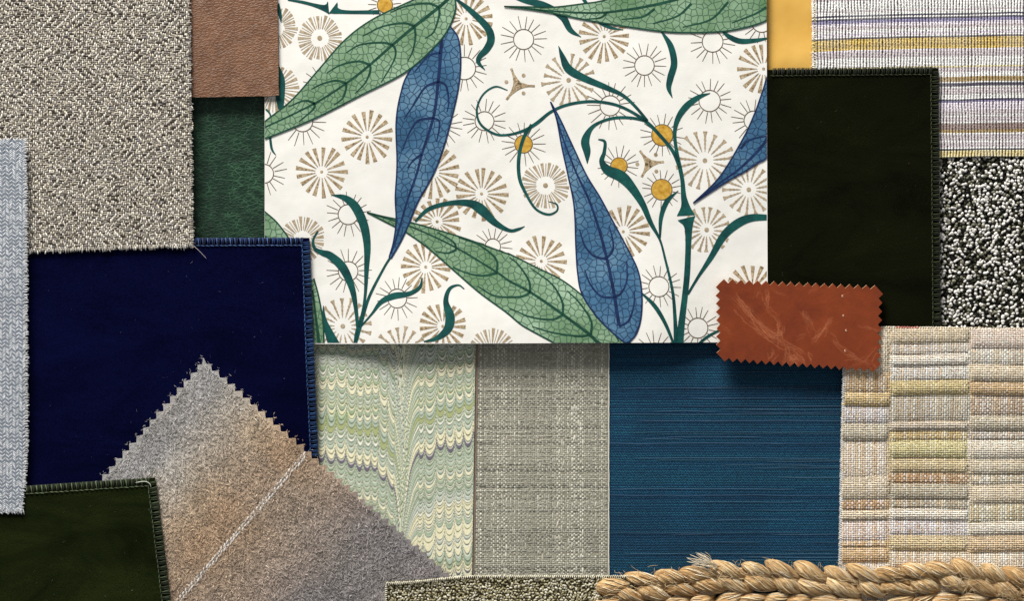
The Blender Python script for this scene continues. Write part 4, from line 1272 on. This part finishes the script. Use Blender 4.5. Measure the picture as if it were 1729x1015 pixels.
seeds('boucle_loops', X, Y, zol(X, Y) - .3 + r.uniform(0, .8, len(X)), R_ * r.uniform(1.1, 1.7, len(X)), R_ * .85, R_ * .5, r.uniform(0, 3.14, len(X)), C, M_YARN, t)
paths, cols, rad = [], [], []
for xx_ in np.arange(653, 1066, 3.4):
    yt = float(984 - 11 * sstep(652, 810, xx_)); z_ = float(zol(xx_, yt))
    paths.append(np.array([(xx_, yt + 3, z_ + 1.2), (xx_ + 1.2, yt - .5, z_ + 1.6), (xx_ + 2.6, yt - 1.0 + r.uniform(-1.2, 1), z_ - .8)])); rad.append(r.uniform(.9, 1.6)); cols.append(pal_o[3] * r.uniform(.85, 1.15))
for yy in np.arange(986, 1070, 3.6):
    x0 = 652 - (yy - 984) * .05
    paths.append(np.array([(x0 + 3, yy, 24 - (yy - 984) * .05), (x0, yy + 1, 23.5 - (yy - 984) * .05), (x0 - 1 + r.uniform(-1, 1), yy + 2, 21)])); rad.append(r.uniform(.9, 1.5)); cols.append(pal_o[3] * r.uniform(.8, 1.1))
tubes('bound_edge', paths, rad, M_YARN, t, 4, cols)

# ================================================================ JUTE BRAID
t = thing('jute_rug_sample', 'golden braided jute rug sample along the bottom right', 'rug sample', 1380, 1010, 10)
M_JUTE, nt, p = new_mat('jute_strand', .6, .3)
uvn = nd(nt, 'ShaderNodeUVMap')
mp = nt.nodes.new('ShaderNodeMapping'); mp.inputs['Scale'].default_value = (1.3, 15, 1)
nt.links.new(uvn.outputs[0], mp.inputs[0])
oi = nt.nodes.new('ShaderNodeObjectInfo')
av = nd(nt, 'ShaderNodeVectorMath', operation='MULTIPLY_ADD')
nt.links.new(oi.outputs['Random'], av.inputs[0]); av.inputs[1].default_value = (31, 17, 5); nt.links.new(mp.outputs[0], av.inputs[2])
nj = noise(nt, 1.0, 5, .62, av.outputs[0], .4)
nj2 = noise(nt, 3.3, 3, .6, av.outputs[0], .2)
cj = ramp(nt, nj.outputs[0], [(.28, lin(124, 88, 50)), (.42, lin(190, 154, 106)), (.58, lin(224, 196, 150)), (.74, lin(250, 236, 206))])
tint = mixc(nt, oi.outputs['Random'], lin(226, 208, 182), lin(255, 253, 247))
nt.links.new(mixc(nt, 1.0, cj, tint, 'MULTIPLY'), p.inputs['Base Color'])
b1 = bump(nt, p, nj.outputs[0], 1.0, .0016)
bump(nt, p, nj2.outputs[0], .7, .0004, b1)
M_JF = yarn_mat('jute_fibre', .6, .3, 1500, .2, .1)

def strand_mesh(seed):
    """one visible turn of a strand: a tapering, ridged spindle with a twist"""
    r = np.random.default_rng(seed)
    nl, na = 30, 30
    s = np.linspace(-1, 1, nl); a = np.linspace(0, 2 * np.pi, na + 1)
    Sg, Ag = np.meshgrid(s, a, indexing='ij')
    sk = Sg + .22 * (1 - Sg ** 2)
    R = (1 - np.abs(sk) ** 2.2) ** .66 * .92 + .08 * (1 - np.abs(sk))
    R = np.maximum(R, .03)
    tw = Ag + .9 * Sg
    f1, f2, f3 = r.integers(4, 7), r.integers(9, 13), r.integers(15, 20)
    p1, p2, p3 = r.uniform(0, 6.28, 3)
    rid = 1 + .045 * np.sin(f1 * tw + p1) + .035 * np.sin(f2 * tw + p2 + 1.2 * Sg) + .02 * np.sin(f3 * tw + p3)
    R = R * rid
    bow = 0.0
    x = Sg; y = np.cos(Ag) * R + bow * (1 - Sg ** 2); z = np.sin(Ag) * R * .95 - .85 * Sg ** 2 * np.abs(Sg)
    return np.stack([x, y, z], -1).reshape(-1, 3), grid_faces(na + 1, nl), np.stack([Sg * 1.0 + seed, (Ag + .5 * Sg) / 6.283], -1).reshape(-1, 2)
SM = [strand_mesh(k_) for k_ in range(7)]
r = np.random.default_rng(101)
JP, JC, JR = [], [], []
def strand(x, y, z, L, Wd, ang, parent, k_, fib=26):
    V, F, UV = SM[k_ % 7]
    for _ in range(fib):
        a0 = r.uniform(-.3, math.pi + .3); s0 = r.uniform(-.92, .1); s1 = min(.92, s0 + r.uniform(.4, 1.5))
        sg = np.linspace(s0, s1, 9)
        ag = a0 - .9 * sg + r.normal(0, .12) * np.sin(sg * 3)
        sk = sg + .22 * (1 - sg ** 2)
        rr = ((1 - np.abs(sk) ** 2.2).clip(0) ** .66 * .92 + .08 * (1 - np.abs(sk))) * r.uniform(1.0, 1.09)
        lx, ly, lz = sg * L / 2, np.cos(ag) * rr * Wd / 2, (np.sin(ag) * rr * .95 - .85 * sg ** 2 * np.abs(sg)) * Wd / 2 * .9
        c, s = math.cos(ang), math.sin(ang)
        JP.append(np.column_stack([x + lx * c - ly * s, y + lx * s + ly * c, z + lz]))
        JC.append(np.array(lin(*[(150, 114, 72), (206, 170, 120), (234, 206, 158), (252, 238, 208), (242, 222, 180)][r.integers(5)])) * r.uniform(.7, 1.1)); JR.append(r.uniform(.3, .75))
    p_ = V * np.array([L / 2, Wd / 2, Wd / 2 * .9])
    c, s = math.cos(ang), math.sin(ang)
    q = np.column_stack([x + p_[:, 0] * c - p_[:, 1] * s, y + p_[:, 0] * s + p_[:, 1] * c, z + p_[:, 2]])
    return mk('strand', q, [F], M_JUTE, parent, uv=UV)
def path_at(pts):
    P_ = crom(np.array(pts, float), 2)
    s = np.concatenate([[0], np.cumsum(np.linalg.norm(np.diff(P_, axis=0), axis=1))])
    def f(q):
        x_, y_ = np.interp(q, s, P_[:, 0]), np.interp(q, s, P_[:, 1])
        x2, y2 = np.interp(q + 4, s, P_[:, 0]), np.interp(q + 4, s, P_[:, 1])
        return x_, y_, math.atan2(y2 - y_, x2 - x_)
    return f, s[-1]
BP = [(1012, 1090), (1013, 1050), (1022, 1016), (1048, 998), (1090, 992), (1150, 987), (1210, 978), (1290, 975), (1350, 979), (1420, 984), (1490, 984), (1560, 978), (1620, 976), (1680, 984), (1740, 993), (1800, 997)]
f, Lg = path_at(BP)
def row(f, Lg, off, pitch, L, Wd, tilt, z, s0=0):
    q = s0; k_ = 0
    while q < Lg:
        x_, y_, a_ = f(q)
        nx_, ny_ = -math.sin(a_), math.cos(a_)
        o_ = off + r.normal(0, 1.0)
        strand(x_ + nx_ * o_, y_ + ny_ * o_, z + r.normal(0, .6), L * r.uniform(.85, 1.14), Wd * r.uniform(.82, 1.16), a_ + tilt + r.normal(0, .09), t, int(r.integers(0, 7)))
        q += pitch * r.uniform(.92, 1.1); k_ += 1
row(f, Lg, 0, 30, 62, 28, .1, 9)                   # core strands underneath
row(f, Lg, -13, 45, 68, 26, .36, 22, 6)
row(f, Lg, 11, 45, 68, 25, .38, 22, 27)
BP2 = [(1068, 1100), (1074, 1062), (1094, 1042), (1140, 1034), (1210, 1026), (1300, 1024), (1420, 1031), (1500, 1033), (1570, 1026), (1640, 1026), (1700, 1036), (1800, 1046)]
f2, Lg2 = path_at(BP2)
row(f2, Lg2, 0, 34, 66, 26, -.1, 11)
row(f2, Lg2, -10, 41, 64, 27, -.38, 21, 0)
row(f2, Lg2, 9, 37, 70, 23, .42, 22, 18)
tubes('strand_fibres', JP, JR, M_JF, t, 3, JC)
# stray fibres over the braid
paths, cols, rad = [], [], []
jf = np.array(lin(226, 198, 150))
for _ in range(420):
    q = r.uniform(0, Lg)
    x_, y_, a_ = f(q)
    o_ = r.normal(2, 15)
    x_ += -math.sin(a_) * o_; y_ += math.cos(a_) * o_
    l = r.uniform(8, 26); d_ = a_ + (.4 if o_ < 14 else -.4) + r.normal(0, .35)
    z_ = 36 - .028 * (o_ + 2) ** 2 + r.uniform(-1.5, 1.5)
    m_ = r.normal(0, 2, 2)
    paths.append(crom([(x_ - math.cos(d_) * l / 2, y_ - math.sin(d_) * l / 2, z_ - 2), (x_ + m_[0], y_ + m_[1], z_ + r.uniform(0, 1.5)), (x_ + math.cos(d_) * l / 2, y_ + math.sin(d_) * l / 2, z_ - 2)], 5))
    cols.append(jf * r.uniform(.5, 1.15)); rad.append(r.uniform(.15, .4))
for _ in range(90):       # fine hairs off the upper edge
    q = r.uniform(60, Lg)
    x_, y_, a_ = f(q)
    y_ -= 24; l = r.uniform(3, 10); d_ = -1.57 + r.normal(0, .8)
    paths.append(crom([(x_, y_ + 5, 27), (x_ + math.cos(d_) * l * .5 + r.normal(0, 1), y_ + math.sin(d_) * l * .5, 28), (x_ + math.cos(d_) * l + r.normal(0, 2), y_ + math.sin(d_) * l, 24)], 4))
    cols.append(jf * r.uniform(.5, 1.1)); rad.append(r.uniform(.12, .28))
for _ in range(26):       # frayed tuft
    e = np.array([r.uniform(1158, 1190), r.uniform(932, 958)])
    s_ = np.array([1205 + r.normal(0, 5), 956 + r.normal(0, 2)])
    m_ = (e + s_) / 2 + r.normal(0, 1.5, 2) + np.array([0, -2])
    paths.append(crom([(*s_, 32), (*m_, 36), (*e, 31 + r.uniform(-3, 4))], 4)); cols.append(np.array(lin(236, 220, 190)) * r.uniform(.6, 1.05)); rad.append(r.uniform(.25, .6))
for cx_, cy_ in ((1690, 1000), (1625, 990), (1712, 1010)):   # fuzzy broken fibres at the right
    for _ in range(36):
        a0, l = r.uniform(0, 6.28), r.uniform(5, 16)
        x_, y_ = cx_ + r.normal(0, 12), cy_ + r.normal(0, 6)
        paths.append(crom([(x_, y_, 32), (x_ + math.cos(a0) * l * .5 + r.normal(0, 2), y_ + math.sin(a0) * l * .5, 36), (x_ + math.cos(a0) * l, y_ + math.sin(a0) * l, 32)], 4))
        cols.append(jf * r.uniform(.5, 1.0)); rad.append(r.uniform(.15, .35))
tubes('stray_fibres', paths, rad, M_JF, t, 4, cols)
